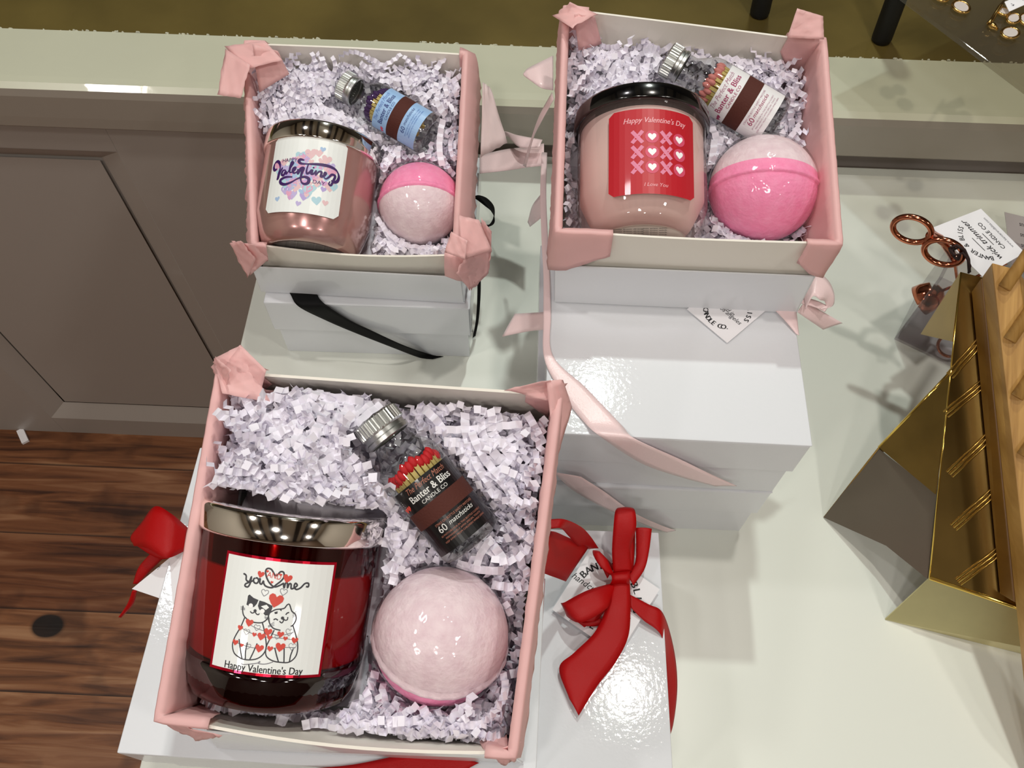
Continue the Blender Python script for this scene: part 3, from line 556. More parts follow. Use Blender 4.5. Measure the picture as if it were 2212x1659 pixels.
# crinkle-cut paper shred
def segdist(P, a, b_):
    ab = b_-a; L2 = np.dot(ab, ab)
    t = 0 if L2 < 1e-9 else np.clip(np.dot(P-a, ab)/L2, 0, 1); return np.linalg.norm(P-(a+ab*t))
def inside(P, a, b_, r):
    ab = b_-a; L2 = np.dot(ab, ab)
    if L2 < 1e-9: return np.linalg.norm(P-a) < r
    t = np.dot(P-a, ab)/L2
    return -.02 < t < 1.02 and np.linalg.norm(P-(a+ab*t)) < r
def shred(k, label, n, hf, seed):
    B = BX[k]; M = B['M']; o_ = B['o']; rd = random.Random(seed); b = MB(); tl = B['top']; bl = B['bot']; h = tl[0][2]
    def pos(u, v, z):         # u across, v front to back, inside the walls at level z
        f = [bl[i]+(tl[i]-bl[i])*min(1, max(0, z/B['h'])) for i in range(4)]; m_ = .035
        u = m_+(1-2*m_)*u; v = m_+(1-2*m_)*v; q = (1-v)*((1-u)*f[0]+u*f[1])+v*((1-u)*f[3]+u*f[2]); return np.array([q[0], q[1], z])
    lim = [(min(p[0] for p in bl), max(p[0] for p in bl)), (min(p[1] for p in bl), max(p[1] for p in bl))]
    G = [[pos(i/22, j/22, max(.3, hf(i/22, j/22)-2.7+rd.uniform(-.35, .35))) for j in range(23)] for i in range(23)]; b.grid(G)
    nbase = len(b.F)
    obst = OBST[k]; cnt = 0; tries = 0
    while cnt < n and tries < n*8:
        tries += 1; u, v = rd.random(), rd.random(); fr_ = k == 'A' and tries % 7 == 0; v = v*.13 if fr_ else v; u, v = (rd.uniform(.04, .55), rd.uniform(.6, .74)) if tries % 7 == 1 else (u, v); lv = rd.choice((.1, -.2, -.6, -1.0, -1.5)); p = pos(u, v, hf(u, v)+lv+rd.uniform(-.25, .3))
        p[2] = rd.uniform(4.2, 6.2) if fr_ else p[2]; p[1] = bl[0][1]+rd.uniform(.0, .9) if fr_ else p[1]; a = rd.gauss(0, .25)+math.pi*rd.randrange(2) if fr_ else rd.uniform(0, 6.283); d = unit((math.cos(a), math.sin(a), rd.gauss(0, .1 if fr_ else .3))); nn = unit(np.array([rd.gauss(0, .85), rd.gauss(0, .85), 1.])); z00 = p[2]; nn = unit(nn-d*np.dot(nn, d)); cv = rd.gauss(0, .09); cz = rd.gauss(0, .06); L = rd.randint(6, 24); tw = rd.gauss(0, .08)
        st = rd.uniform(.17, .3); am = rd.uniform(.1, .17); wd = rd.uniform(.16, .23); rows = []; ok = True
        for i in range(L):
            q = p+nn*am*(1 if i % 2 else -1); s_ = np.cross(d, nn); 
            wq = o_+M@q
            for A_, B_, r in obst:
                if inside(wq, A_, B_, r+.06): ok = False; break
            if not ok: break     # the strip ends where it meets a thing
            fr = (q[2])/B['h']; c0 = bl[0]+(tl[0]-bl[0])*fr; c1 = bl[1]+(tl[1]-bl[1])*fr; c2 = bl[2]+(tl[2]-bl[2])*fr; c3 = bl[3]+(tl[3]-bl[3])*fr
            fy = (q[1]-c0[1])/(c3[1]-c0[1]); x0 = c0[0]*(1-fy)+c3[0]*fy; x1 = c1[0]*(1-fy)+c2[0]*fy
            if fr_ and (q[2] > 6.7 or q[0] < x0+.6 or q[0] > x1-.6 or q[1] < bl[0][1]+.3-.4*math.sin(math.pi*(q[0]-x0)/(x1-x0))*q[2]/B['h']): break
            if q[0] < x0+.32 or q[0] > x1-.32 or fy < (-.02 if fr_ else .018) or fy > .975 or q[2] < .3 or q[2] > z00+1.3: break
            rows.append((q+s_*wd, q-s_*wd)); p = p+d*st
            d = unit(d+np.cross(nn, d)*cv+nn*cz); nn = unit(nn+s_*tw-d*np.dot(nn+s_*tw, d))
        if len(rows) < 3: continue
        V = [x for r in rows for x in r]; b.add(V, [(2*i, 2*i+1, 2*i+3, 2*i+2) for i in range(len(rows)-1)]); cnt += 1
    top = 0; tries = 0
    while top < 75 and tries < 2500:
        tries += 1; p = pos(rd.random(), rd.random(), 0); uu = (p[0]-lim[0][0])/(lim[0][1]-lim[0][0]); vv = (p[1]-lim[1][0])/(lim[1][1]-lim[1][0]); a = rd.uniform(0, 6.283); d = np.array([math.cos(a), math.sin(a), 0]); cv = rd.gauss(0, .06); st = rd.uniform(.26, .34); am = rd.uniform(.07, .13); wd = rd.uniform(.18, .24); L = rd.randint(9, 24); rows = []; lift = rd.uniform(.25, .6); tl_ = rd.gauss(0, .35)
        for i in range(L):
            uu = (p[0]-lim[0][0])/(lim[0][1]-lim[0][0]); vv = (p[1]-lim[1][0])/(lim[1][1]-lim[1][0])
            if not (.08 < uu < .92 and .06 < vv < .94): break
            q = np.array([p[0], p[1], hf(uu, vv)+lift+.1*math.sin(i*.7)+am*(1 if i % 2 else -1)]); s_ = np.array([d[1], -d[0], tl_]); wq = o_+M@q
            if any(inside(wq, A_, B_, r+.12) for A_, B_, r in obst): break
            rows.append((q+s_*wd, q-s_*wd)); p = p+d*st; d = unit(d+np.array([-d[1], d[0], 0])*cv)
        if len(rows) < 6: continue
        V = [x for r in rows for x in r]; b.add(V, [(2*i, 2*i+1, 2*i+3, 2*i+2) for i in range(len(rows)-1)]); top += 1
    o = b.build('paper_shred', SHRED); m = Matrix([list(M[i])+[0] for i in range(3)]+[[0, 0, 0, 1]]); m.translation = Vector(o_*S); o.matrix_world = m
    tag(o, label, 'shredded paper', kind='stuff')
def bump2(u, v, cu, cv, s): return math.exp(-((u-cu)**2+(v-cv)**2)/(2*s*s))
shred('A', 'white crinkle paper filling the front open box around the red candle', 1500, lambda u, v: 3.6+.9*math.exp(-v*9)+2.3*min(1, max(0, (v-.1)*1.5))+1.6*bump2(u, v, .28, .8, .2)+1.6*bump2(u, v, .3, .66, .12)+.8*bump2(u, v, .02, .05, .15)-.6*bump2(u, v, .9, .15, .2), 11)
shred('B', 'white crinkle paper filling the rear left open box around the pink candle', 1050, lambda u, v: 4.2+2.2*min(1, max(0, (v-.1)*1.4)), 12)
shred('C', 'white crinkle paper filling the rear right open box around the black-lidded candle', 1050, lambda u, v: 3.4+2.4*min(1, max(0, (v-.2)*1.4)), 13)
# tissue paper over the side walls
def nz(x, y, s=0): return math.sin(x*1.7+s)*math.cos(y*2.3+s*1.3)*.5+math.sin(x*4.1+y*3.3+s*2)*.28+math.sin(x*9.3-y*7.1+s)*.12
def tissue(k, side, label, ins, outs, fr, bk, seed, extra=(), out0=.22, amp=.2):
    """sheet folded over one side wall; runs round the corners by fr (front) and bk (back) cm"""
    B = BX[k]; tl = B['top']; bl = B['bot']; L = side == 'L'
    c = [tl[0], tl[3]] if L else [tl[1], tl[2]]; cb = [bl[0], bl[3]] if L else [bl[1], bl[2]]; sx = -1 if L else 1
    fd = unit((tl[1]-tl[0]) if L else (tl[0]-tl[1])); bd = unit((tl[2]-tl[3]) if L else (tl[3]-tl[2]))
    fdb = unit((bl[1]-bl[0]) if L else (bl[0]-bl[1])); bdb = unit((bl[2]-bl[3]) if L else (bl[3]-bl[2]))
    path = []; n1, n2, n3 = max(2, int(fr*3)), 60, max(2, int(bk*3))
    for i in range(n1): f = 1-i/n1; path.append((c[0]+fd*fr*f, cb[0]+fdb*fr*f, np.array([0, -1, 0]), f, 0))
    path[-1] = (path[-1][0], path[-1][1], unit([sx*.5, -1, 0]), path[-1][3], 0)
    for i in range(n2+1):
        f = i/n2; nn = unit([sx, -.7 if i == 0 else (.7 if i == n2 else 0), 0]); path.append((c[0]*(1-f)+c[1]*f, cb[0]*(1-f)+cb[1]*f, nn, 0, 0))
    for i in range(1, n3+1): f = i/n3; path.append((c[1]+bd*bk*f, cb[1]+bdb*bk*f, np.array([0, 1, 0]), 0, f))
    rows = []; N = len(path)
    for i, (T, Bo, nn, ff, fb) in enumerate(path):
        s_ = i/N; row = []; g = i*.28
        di = ins(s_)*(1-.75*max(ff, fb)); do = outs(s_)*(1-.55*max(ff, fb)); dn = unit(Bo-T)
        for j in range(15):
            if j < 6: t = (6-j)/6*di; q = T+dn*t-nn*(.2+.12*abs(nz(g, t, seed))+.03)
            elif j < 9: a = (j-6)/2*math.pi; q = T-nn*.23*math.cos(a)+nn*(.12*math.sin(a))+np.array([0, 0, .10+.12*math.sin(a)+.05*nz(g*1.3, 3, seed)])
            else: t = (j-8)/6*do; q = T+dn*t+nn*(out0+.06*t+amp*(.4+.6*abs(nz(g, t*1.4, seed+2)))*min(1, t))
            row.append(q)
        rows.append(row)
    b = MB(); b.grid(rows)
    M = B['M']; o_ = B['o']; inv = lambda P: M.T@(np.asarray(P)-o_)
    rd = random.Random(seed)
    for quad in extra:        # loose folds: corner points in world space
        q = [inv(p) for p in quad]; n = 9; c_ = unit(np.cross(q[1]-q[0], q[3]-q[0])); P = []
        for i in range(n):
            P.append([(1-i/(n-1))*((1-j/(n-1))*q[0]+j/(n-1)*q[1])+i/(n-1)*((1-j/(n-1))*q[3]+j/(n-1)*q[2])+c_*.13*nz(i*.7, j*.7, seed+len(P)*0) for j in range(n)])
        b.grid(P)
    o = b.build('tissue_paper', TISSUE, smooth=True); m = Matrix([list(M[i])+[0] for i in range(3)]+[[0, 0, 0, 1]]); m.translation = Vector(o_*S); o.matrix_world = m
    solid(o, .02); tag(o, label, 'tissue paper')
def Q(*a): return [at((x, y), z) for x, y, z in a]
tissue('A', 'L', 'pink tissue paper folded over the left wall of the front box', lambda s: 4.8, lambda s: 1.1, 2.3, 2.2, 1, [
    Q((478, 800, 29), (520, 745, 29.6), (575, 800, 29.4), (560, 860, 28)), Q((458, 795, 28.5), (465, 770, 29.5), (500, 800, 30), (480, 860, 28)), Q((520, 745, 29.6), (462, 775, 29.0), (480, 850, 29), (585, 870, 28.2)),
    Q((560, 835, 28.3), (665, 868, 26), (600, 930, 24.5), (520, 900, 24.5)), Q((340, 1555, 24.6), (480, 1590, 24.6), (430, 1600, 22.5), (375, 1575, 23.5))])
tissue('A', 'R', 'pink tissue paper folded over the right wall of the front box', lambda s: 4.5, lambda s: 1.2, 1.2, 1.6, 2, [
    Q((1090, 842, 28.9), (1180, 822, 30), (1225, 830, 29), (1190, 868, 29.0)), Q((1180, 822, 29.8), (1216, 820, 29.8), (1236, 880, 28), (1200, 1000, 27.2)), Q((1035, 1600, 23), (1095, 1590, 23.4), (1098, 1625, 25), (1050, 1630, 25)),
    Q((1060, 1625, 25.0), (1125, 1600, 25), (1118, 1640, 23.5), (1085, 1655, 23.5))])
tissue('B', 'L', 'pink tissue paper folded over the left wall of the rear left box', lambda s: 4.2, lambda s: 2.0, 1.0, 1.4, 3, [
    Q((485, 100, 20.5), (572, 88, 21.5), (610, 130, 21), (530, 150, 20.4)), Q((487, 105, 20.5), (540, 140, 20.9), (520, 212, 19.5), (470, 205, 19.5)), Q((545, 95, 21.6), (600, 110, 21.2), (625, 160, 19.5), (560, 200, 18.5)),
    Q((500, 520, 16.2), (545, 528, 16.4), (580, 560, 14.5), (540, 595, 12.8)), Q((496, 525, 16), (520, 520, 16.8), (552, 560, 15), (535, 600, 12.5))], amp=.55, out0=.35)
tissue('B', 'R', 'pink tissue paper crumpled over the right wall of the rear left box', lambda s: 4.4, lambda s: 3.6, .8, .5, 4, [
    Q((990, 465, 17.4), (1035, 475, 17), (1062, 540, 15.5), (1000, 560, 15.8)), Q((975, 500, 17), (1010, 520, 17), (1005, 560, 16), (960, 545, 16)), Q((1000, 555, 15.8), (1062, 535, 15), (1055, 590, 12.5), (1018, 628, 11.6)), Q((985, 590, 15), (1010, 545, 16), (1050, 560, 14), (1015, 628, 11.6)), Q((1040, 470, 17), (1062, 500, 16), (1060, 560, 14), (1040, 590, 12.5))], amp=.4, out0=.75)
tissue('C', 'L', 'pink tissue paper folded over the left wall of the rear right box', lambda s: 5.0, lambda s: 4.2 if s < .2 else 2.4, 3.4, 1.6, 5, [
    Q((1195, 35, 27.4), (1232, 5, 28.6), (1290, 30, 28), (1235, 60, 28.3)), Q((1240, 30, 28.3), (1285, 35, 28.0), (1300, 95, 25.5), (1250, 110, 25.5))], amp=.25)
tissue('C', 'R', 'pink tissue paper folded over the right wall of the rear right box', lambda s: 5.2, lambda s: 3.6, 2.0, 2.4, 6, [
    Q((1700, 82, 27.8), (1722, 18, 29.2), (1778, 35, 28.6), (1780, 85, 27.9))])
o = MB(); 
P = [[at((1042+i*.0, 165+i*0), 19)]]
wq = Q((1043, 178, 19.5), (1060, 190, 19.0), (1096, 308, 16.5), (1038, 340, 16.0)); n = 8; b = MB(); b.grid([[(1-i/7)*((1-j/7)*wq[0]+j/7*wq[1])+i/7*((1-j/7)*wq[3]+j/7*wq[2])+np.array([0, 0, .25*nz(i*.8, j*.8)]) for j in range(8)] for i in range(8)])
o = b.build('tissue_paper', TISSUEW, smooth=True, loc=wq[0]); solid(o, .02); tag(o, 'pale tissue corner sticking out from the right of the rear left box', 'tissue paper')
# ------------------------------------------------------------------ ribbons
def ribsec(secs, n=8, crease=0, w=5):
    """secs: pairs of world points (left edge, right edge)"""
    A = spline([s_[0] for s_ in secs], n); B_ = spline([s_[1] for s_ in secs], n); P = []
    for i, (a, c) in enumerate(zip(A, B_)): P.append([a*(1-j/w)+c*j/w+np.array([0, 0, crease*math.sin(math.pi*j/w)]) for j in range(w+1)])
    return P
def ribbonset(name, label, m, parts, cat):
    o_ = np.asarray(parts[0][1][0][0]); t = thing(name, label, cat, o_)
    for nm, s_ in parts:
        b = MB(); b.grid(ribsec([(a-o_, c-o_) for a, c in s_], crease=.05)); solid(b.build(nm, m, t, True), .035)
    return t
def ribbon(name, label, m, strips, parent=None, crease=.05, cat='ribbon', t=.035):
    b = MB(); loc = np.asarray(strips[0][0][0])
    for s_ in strips: b.grid(ribsec(s_, crease=crease))
    o = b.build(name, m, parent, True, loc=loc); solid(o, t)
    if label: tag(o, label, cat)
    return o
def q2(l, r, z, z2=None): return (at(l, z), at(r, z if z2 is None else z2))
def y2(l, r, y): return (aty(l, y), aty(r, y))
# black ribbon on the rear left stack
YF = 39.55
ribbon('black_ribbon', 'black satin ribbon slanting across the closed box under the rear left stack', BLACKR, [
    [q2((618, 618), (690, 620), 8.0), q2((628, 637), (686, 638), 8.05), y2((645, 662), (706, 660), YF), y2((700, 690), (752, 690), YF), y2((760, 716), (800, 713), YF-.1), y2((844, 749), (872, 746), YF-.3), q2((905, 772), (930, 766), .25), q2((935, 776), (958, 770), .1)]], crease=.02)
ribbonset('black_bow', 'black satin ribbon loop and tail at the right side of the rear left stack', BLACKR, [('bow_loop', [q2((1020, 425), (1048, 445), 9.5), q2((1035, 422), (1060, 455), 9.8), q2((1054, 430), (1068, 470), 9.6), q2((1068, 450), (1066, 484), 9.3), q2((1064, 482), (1050, 490), 9), q2((1045, 488), (1036, 480), 8.7)]), ('bow_tail', [q2((1031, 585), (1039, 585), 8), q2((1031, 640), (1038, 642), 5), q2((1028, 690), (1034, 690), 2), q2((1021, 730), (1027, 726), .3)])], 'bow')
# pink ribbon on the rear right stack
ZK = 16.9; YK = 24.05
ribbon('pink_ribbon', 'pale pink satin ribbon crossing the glossy box under the rear right stack', PINKR, [
    [q2((1170, 330), (1182, 330), 15), q2((1167, 420), (1180, 420), 16), q2((1170, 520), (1184, 520), 16.6), q2((1174, 600), (1188, 600), ZK), q2((1174, 690), (1190, 680), ZK), q2((1176, 776), (1194, 768), ZK), q2((1216, 853), (1266, 838), ZK), q2((1262, 912), (1342, 918), ZK+.03), y2((1300, 945), (1372, 948), YK), y2((1385, 1000), (1468, 992), YK-.1), y2((1470, 1030), (1530, 1022), YK-.2), y2((1545, 1050), (1592, 1050), YK-.1)],
    [q2((1720, 670), (1672, 668), ZK+.1), q2((1723, 695), (1695, 692), ZK+.12), q2((1726, 725), (1720, 722), ZK)]], crease=.03)
ribbon('pink_ribbon', 'pale pink satin ribbon slanting down the lowest box behind the red bow', PINKR, [
    [y2((1195, 1020), (1255, 1030), 24.1), y2((1240, 1060), (1305, 1062), 24.1), y2((1312, 1100), (1365, 1105), 24.1), y2((1390, 1132), (1420, 1132), 24.1), q2((1440, 1150), (1460, 1146), .3)]], crease=.02)
ribbonset('pink_bow', 'pale pink satin bow poking out at the right of the rear right stack', PINKR, [
    ('bow_loop', [q2((1735, 640), (1740, 668), 17.2), q2((1762, 592), (1756, 640), 17.8), q2((1788, 605), (1772, 648), 17.6), q2((1802, 635), (1782, 652), 17), q2((1799, 660), (1782, 668), 16.4), q2((1775, 668), (1750, 655), 16.8)]),
    ('bow_tail', [q2((1738, 652), (1722, 674), 17), q2((1775, 672), (1748, 692), 16), q2((1820, 698), (1778, 712), 14.5)]),
    ('bow_loop', [q2((1730, 640), (1730, 655), 17.1), q2((1765, 650), (1760, 664), 16.9), q2((1790, 662), (1782, 674), 16.5)])], 'bow')
ribbonset('pink_bow', 'pale pink satin bow and tails poking out between the two rear boxes', PINKR, [
    ('bow_loop', [q2((1195, 120), (1195, 195), 21), q2((1165, 135), (1170, 190), 21.5), q2((1140, 148), (1148, 176), 21.3), q2((1130, 160), (1132, 164), 21)]),
    ('ribbon_band', [q2((1036, 335), (1036, 375), 9.5), q2((1090, 323), (1098, 368), 10), q2((1130, 318), (1135, 362), 10.5), q2((1175, 310), (1175, 358), 11.5)]),
    ('bow_loop', [q2((1084, 300), (1088, 310), 9.5), q2((1090, 284), (1096, 294), 10.5), q2((1118, 292), (1122, 318), 11.5), q2((1172, 302), (1165, 318), 12.5)]),
    ('ribbon_string', [q2((1192, 200), (1196, 215), 20), q2((1165, 250), (1170, 262), 18), q2((1148, 298), (1152, 300), 15), q2((1130, 358), (1136, 362), 12)]),
    ('bow_tail', [q2((1168, 420), (1170, 470), 13), q2((1150, 445), (1155, 482), 11), q2((1140, 480), (1145, 490), 9)]),
    ('bow_tail', [q2((1180, 674), (1180, 712), 16.0), q2((1145, 676), (1140, 716), 14.5), q2((1112, 678), (1085, 727), 13)])], 'bow')
# E bow, in the front low box (z 8.3)
ZE = 8.45
bw = thing('red_bow', 'big red satin bow tied on the low white box at the front edge', 'bow', at((1345, 1240), ZE))
def part(name, secs, crease=.12, t=.03):
    b = MB(); o_ = at((1345, 1240), ZE)
    for s_ in secs: b.grid(ribsec([(a-o_, c-o_) for a, c in s_], crease=crease))
    return solid(b.build(name, RED, bw, True), t)
part('bow_loop', [[q2((1325, 1240), (1365, 1235), 9.6), q2((1322, 1190), (1362, 1185), 10.6), q2((1325, 1140), (1374, 1140), 11.6), q2((1329, 1105), (1372, 1105), 11.9), q2((1338, 1097), (1365, 1097), 11.4), q2((1345, 1108), (1368, 1105), 10.6), q2((1340, 1160), (1372, 1160), 9.6), q2((1335, 1235), (1368, 1232), 9.2)]])
part('bow_loop', [[q2((1330, 1250), (1322, 1232), 9.6), q2((1300, 1228), (1312, 1210), 10.2), q2((1282, 1200), (1296, 1192), 10.2), q2((1284, 1192), (1300, 1196), 9.6), q2((1312, 1250), (1328, 1225), 9.4)]])
part('bow_loop', [[q2((1330, 1258), (1325, 1285), 9.6), q2((1270, 1275), (1310, 1315), 10.4), q2((1222, 1300), (1255, 1345), 10.4), q2((1213, 1306), (1224, 1330), 9.8), q2((1240, 1340), (1270, 1352), 9.1), q2((1290, 1330), (1310, 1350), 9.0)], [q2((1325, 1262), (1330, 1290), 9.3), q2((1270, 1300), (1290, 1340), 9.2), q2((1230, 1335), (1262, 1355), 8.9)]], .2)
part('bow_tail', [[q2((1355, 1245), (1368, 1265), 9.5), q2((1372, 1215), (1392, 1230), 9.6), q2((1374, 1180), (1402, 1190), 10), q2((1373, 1140), (1408, 1142), 10.5)]])
part('bow_tail', [[q2((1322, 1255), (1360, 1255), 9.7), q2((1310, 1310), (1362, 1310), 9.9), q2((1285, 1365), (1357, 1375), 9.5), q2((1240, 1410), (1330, 1430), 9.2), q2((1208, 1443), (1290, 1482), 8.9), q2((1230, 1510), (1250, 1546), 8.8)]], .15)
part('bow_tail', [[q2((1362, 1285), (1362, 1312), 9.2), q2((1400, 1305), (1390, 1340), 8.9), q2((1432, 1325), (1428, 1372), ZE+.05), q2((1455, 1400), (1437, 1430), 6.5), q2((1463, 1480), (1440, 1500), 4.5), q2((1455, 1560), (1441, 1575), 2.5), q2((1442, 1603), (1440, 1606), 1.5)]], .03)
b = MB(); o_ = at((1345, 1240), ZE); kn = [q2((1318, 1238), (1362, 1232), 9.4), q2((1320, 1242), (1361, 1238), 10.2), q2((1322, 1252), (1361, 1250), 10.3), q2((1318, 1262), (1358, 1262), 9.8), q2((1322, 1262), (1355, 1262), 9.0)]; b.grid(ribsec([(a-o_, c-o_) for a, c in kn], crease=.1)); solid(b.build('bow_knot', RED, bw, True), .04)
# bow of the raised box: right hand tails and left hand loop
ribbon('red_ribbon', 'wide red satin ribbon end coming out at the right of the front box', RED, [
    [q2((1150, 1180), (1140, 1245), 17.0), q2((1185, 1148), (1165, 1237), 16.6), q2((1225, 1160), (1195, 1246), 14.5), q2((1271, 1183), (1222, 1256), 12)],
    [q2((1186, 1122), (1190, 1142), 17.2), q2((1220, 1122), (1212, 1142), 17), q2((1255, 1138), (1228, 1158), 15), q2((1275, 1158), (1250, 1180), 13), q2((1293, 1184), (1272, 1186), 11)],
    [q2((1172, 1290), (1177, 1250), 15.0), q2((1160, 1400), (1170, 1370), 14), q2((1135, 1555), (1162, 1450), 12.5), q2((1130, 1560), (1150, 1540), 11.5)]], crease=.05)
ribbon('red_ribbon', 'red satin ribbon crossing the front corner of the raised glossy box', RED, [
    [q2((640, 1662), (700, 1690), 17.3), q2((760, 1652), (800, 1690), 17.3), q2((905, 1625), (960, 1680), 17.3), q2((985, 1632), (1035, 1648), 17.3)]], crease=.03)
ribbon('red_bow', 'red satin bow loop hanging out at the left of the front box', RED, [
    [q2((405, 1140), (400, 1190), 17.6), q2((370, 1110), (360, 1205), 18.2), q2((335, 1094), (320, 1185), 18.0), q2((305, 1130), (300, 1180), 17.2), q2((282, 1162), (290, 1178), 16.2), q2((300, 1182), (312, 1158), 15.8), q2((350, 1208), (345, 1180), 16), q2((395, 1190), (392, 1165), 16.6)],
    [q2((330, 1190), (380, 1180), 15.8), q2((300, 1225), (330, 1228), 15), q2((287, 1262), (298, 1262), 14.2)], [q2((286, 1276), (296, 1276), 14), q2((275, 1305), (288, 1305), 13), q2((256, 1334), (262, 1334), 12)]], crease=.1, cat='bow')
# ------------------------------------------------------------------ tags
def tagcard(name, label, corners, art, cat='tag', paper=TAGP):
    c = [at((x, y), z) for x, y, z in corners]; t = thing(name, label, cat, c[0]); a = Art(); a.sheet(0, 0, 1, 1, paper, 0, n=2, k=2); q = [v-c[0] for v in c]
    n_ = unit(np.cross(q[1]-q[0], q[3]-q[0])); n_ = n_ if n_[2] > 0 else -n_; b = MB(); b.hexa([v-n_*.04 for v in q]+[v+n_*.008 for v in q]); b.build('card', paper, t)
    a = Art(); art(a); a.build('printing', quadmap(q), t)
def brandart(a, ang=0):       # circular shop lettering in the unit square
    c = .5
    def rt(x, y): x -= c; y -= c; return (c+x*math.cos(ang)-y*math.sin(ang), c+x*math.sin(ang)+y*math.cos(ang))
    def arc(t, r, a0, a1, s_, m, ins=False): 
        for i, ch in enumerate(t):
            if ch == ' ': continue
            q = math.radians(a0+(a1-a0)*i/(len(t)-1)); x, y = rt(c+r*math.cos(q), c+r*math.sin(q)); a.text(ch, x, y, s_, m, ang=ang+(q-math.pi/2 if not ins else q+math.pi/2), bold=.004)
    arc('BANTER & BLISS', .37, 168, 12, .13, INK); arc('CANDLE CO.', .42, 225, 315, .13, INK, True)
    x, y = rt(.32, .47); a.text('handcrafted in', x, y, .12, INK, ang=ang, shear=.3); x, y = rt(.62, .42); a.text('los angeles', x, y, .12, INK, ang=ang, shear=.3)
tagcard('gift_tag', 'white square shop tag under the big red bow', [(1283, 1174, 8.75), (1425, 1273, 8.75), (1335, 1416, 8.75), (1193, 1317, 8.7)], lambda a: brandart(a, 0.0))
tagcard('gift_tag', 'white square shop tag half hidden under the black-lidded candle box', [(1570, 600, 16.95), (1655, 670, 16.95), (1571, 741, 16.95), (1484, 668, 16.95)], lambda a: brandart(a, 0))
tagcard('gift_tag', 'white shop tag hanging over the left edge beside the red bow loop', [(397, 1180, 17.5), (492, 1245, 17.5), (388, 1307, 17.3), (285, 1272, 16.2)], lambda a: brandart(a, 0))
# ------------------------------------------------------------------ acrylic cup with copper tools
ACR = glassy('clear_acrylic', '#f2f0f2', ior=1.45, haze=.025, hazecol='#cfc8cc')
c0 = at((1931, 733), 0); ux = unit(at((2050, 790), 0)-c0); uy = np.array([-ux[1], ux[0], 0]); L_ = 7.4; Hc = 9.2
t = thing('acrylic_cup', 'clear acrylic cup holding the copper candle tools', 'cup', c0, np.stack([ux, uy, [0, 0, 1]], 1))
wt = .28
for nm, a_, b_ in (('cup_wall', (0, 0, 0), (L_, wt, Hc)), ('cup_wall', (0, L_-wt, 0), (L_, L_, Hc)), ('cup_wall', (0, wt, 0), (wt, L_-wt, Hc)), ('cup_wall', (L_-wt, wt, 0), (L_, L_-wt, Hc)), ('cup_base', (wt, wt, 0.02), (L_-wt, L_-wt, .35))):
    b = MB(); b.box(a_, b_); bevel(b.build(nm, ACR, t), .04)
g1, g2 = at((1970, 496), 14.2), at((2038, 545), 13.6); pv = at((2062, 560), 11.0); tipp = c0+ux*5.6+uy*2.6+np.array([0, 0, .8])
t = thing('wick_trimmer', 'rose copper wick trimmer scissors with two finger rings', 'scissors', pv)
nrm = unit(np.cross(camdir(.9, -.42, -.1), camdir(.35, .6, .72)))
e1 = camdir(.88, -.40, .25); e2 = unit(np.cross(nrm, e1))
for g in (g1, g2):
    b = MB(); b.tube([g-pv+1.42*math.cos(a)*e1+1.05*math.sin(a)*e2 for a in np.linspace(0, 6.283, 41)[:-1]], .24, 12, closed=True); b.build('finger_ring', COPPER, t, True)
s1 = g1+e1*1.35; b = MB(); b.tube([s1-pv, at((2010, 505), 13.4)-pv, at((2040, 522), 12.4)-pv, (0, 0, 0)], [.3, .34, .4, .3], 10); b.build('shank', COPPER, t, True)
s2 = g2+e1*1.0+np.array([0, 0, -.2]); b = MB(); b.tube([s2-pv, at((2072, 556), 11.8)-pv, (0, 0, 0)], [.3, .34, .3], 10); b.build('shank', COPPER, t, True)
for dx in (-.2, .3):
    d_ = tipp-pv; sd = unit(np.cross(d_, (0, 0, 1)))*.32; th_ = unit(np.cross(sd, d_))*.1; off = sd*dx*2; P0, P1 = off, d_+off*.2; b = MB()
    b.hexa([P0+sd-th_, P0-sd-th_, P0-sd+th_, P0+sd+th_, P1+sd*.5-th_, P1-sd*.5-th_, P1-sd*.5+th_, P1+sd*.5+th_]); bevel(b.build('blade', COPPER, t), .04)
# snuffer bell in the cup
p = at((2008, 640), 4.2); ax = unit(c0+ux*6.5+uy*6.5+np.array([0, 0, 12])-p); t = thing('candle_snuffer', 'rose copper candle snuffer bell standing inside the acrylic cup', 'snuffer', p, frame(ax, camdir(0, 0, 1)))
b = MB(); b.lathe([(1.35, -.9), (1.3, -.2), (1.1, .5), (.6, 1.0), (.2, 1.15), (.01, 1.15)], 40, closed=False); solid(b.build('bell', COPPER, t, True), .08)
b = MB(); b.tube([(0, 0, 1.1), (.1, 0, 3.5), (.1, 0, 6.5)], .13, 8); b.build('handle', COPPER, t, True)
p = at((2050, 748), 1.0); b = MB(); b.tube([p-p+np.array([1.0*math.cos(a), .9*math.sin(a), .3*math.sin(a)]) for a in np.linspace(1.8, 5.2, 14)], .14, 8); o = b.build('wick_dipper', COPPER, smooth=True, loc=None); o.location = Vector(p*S); tag(o, 'copper wick dipper hook lying at the bottom of the acrylic cup', 'wick dipper')
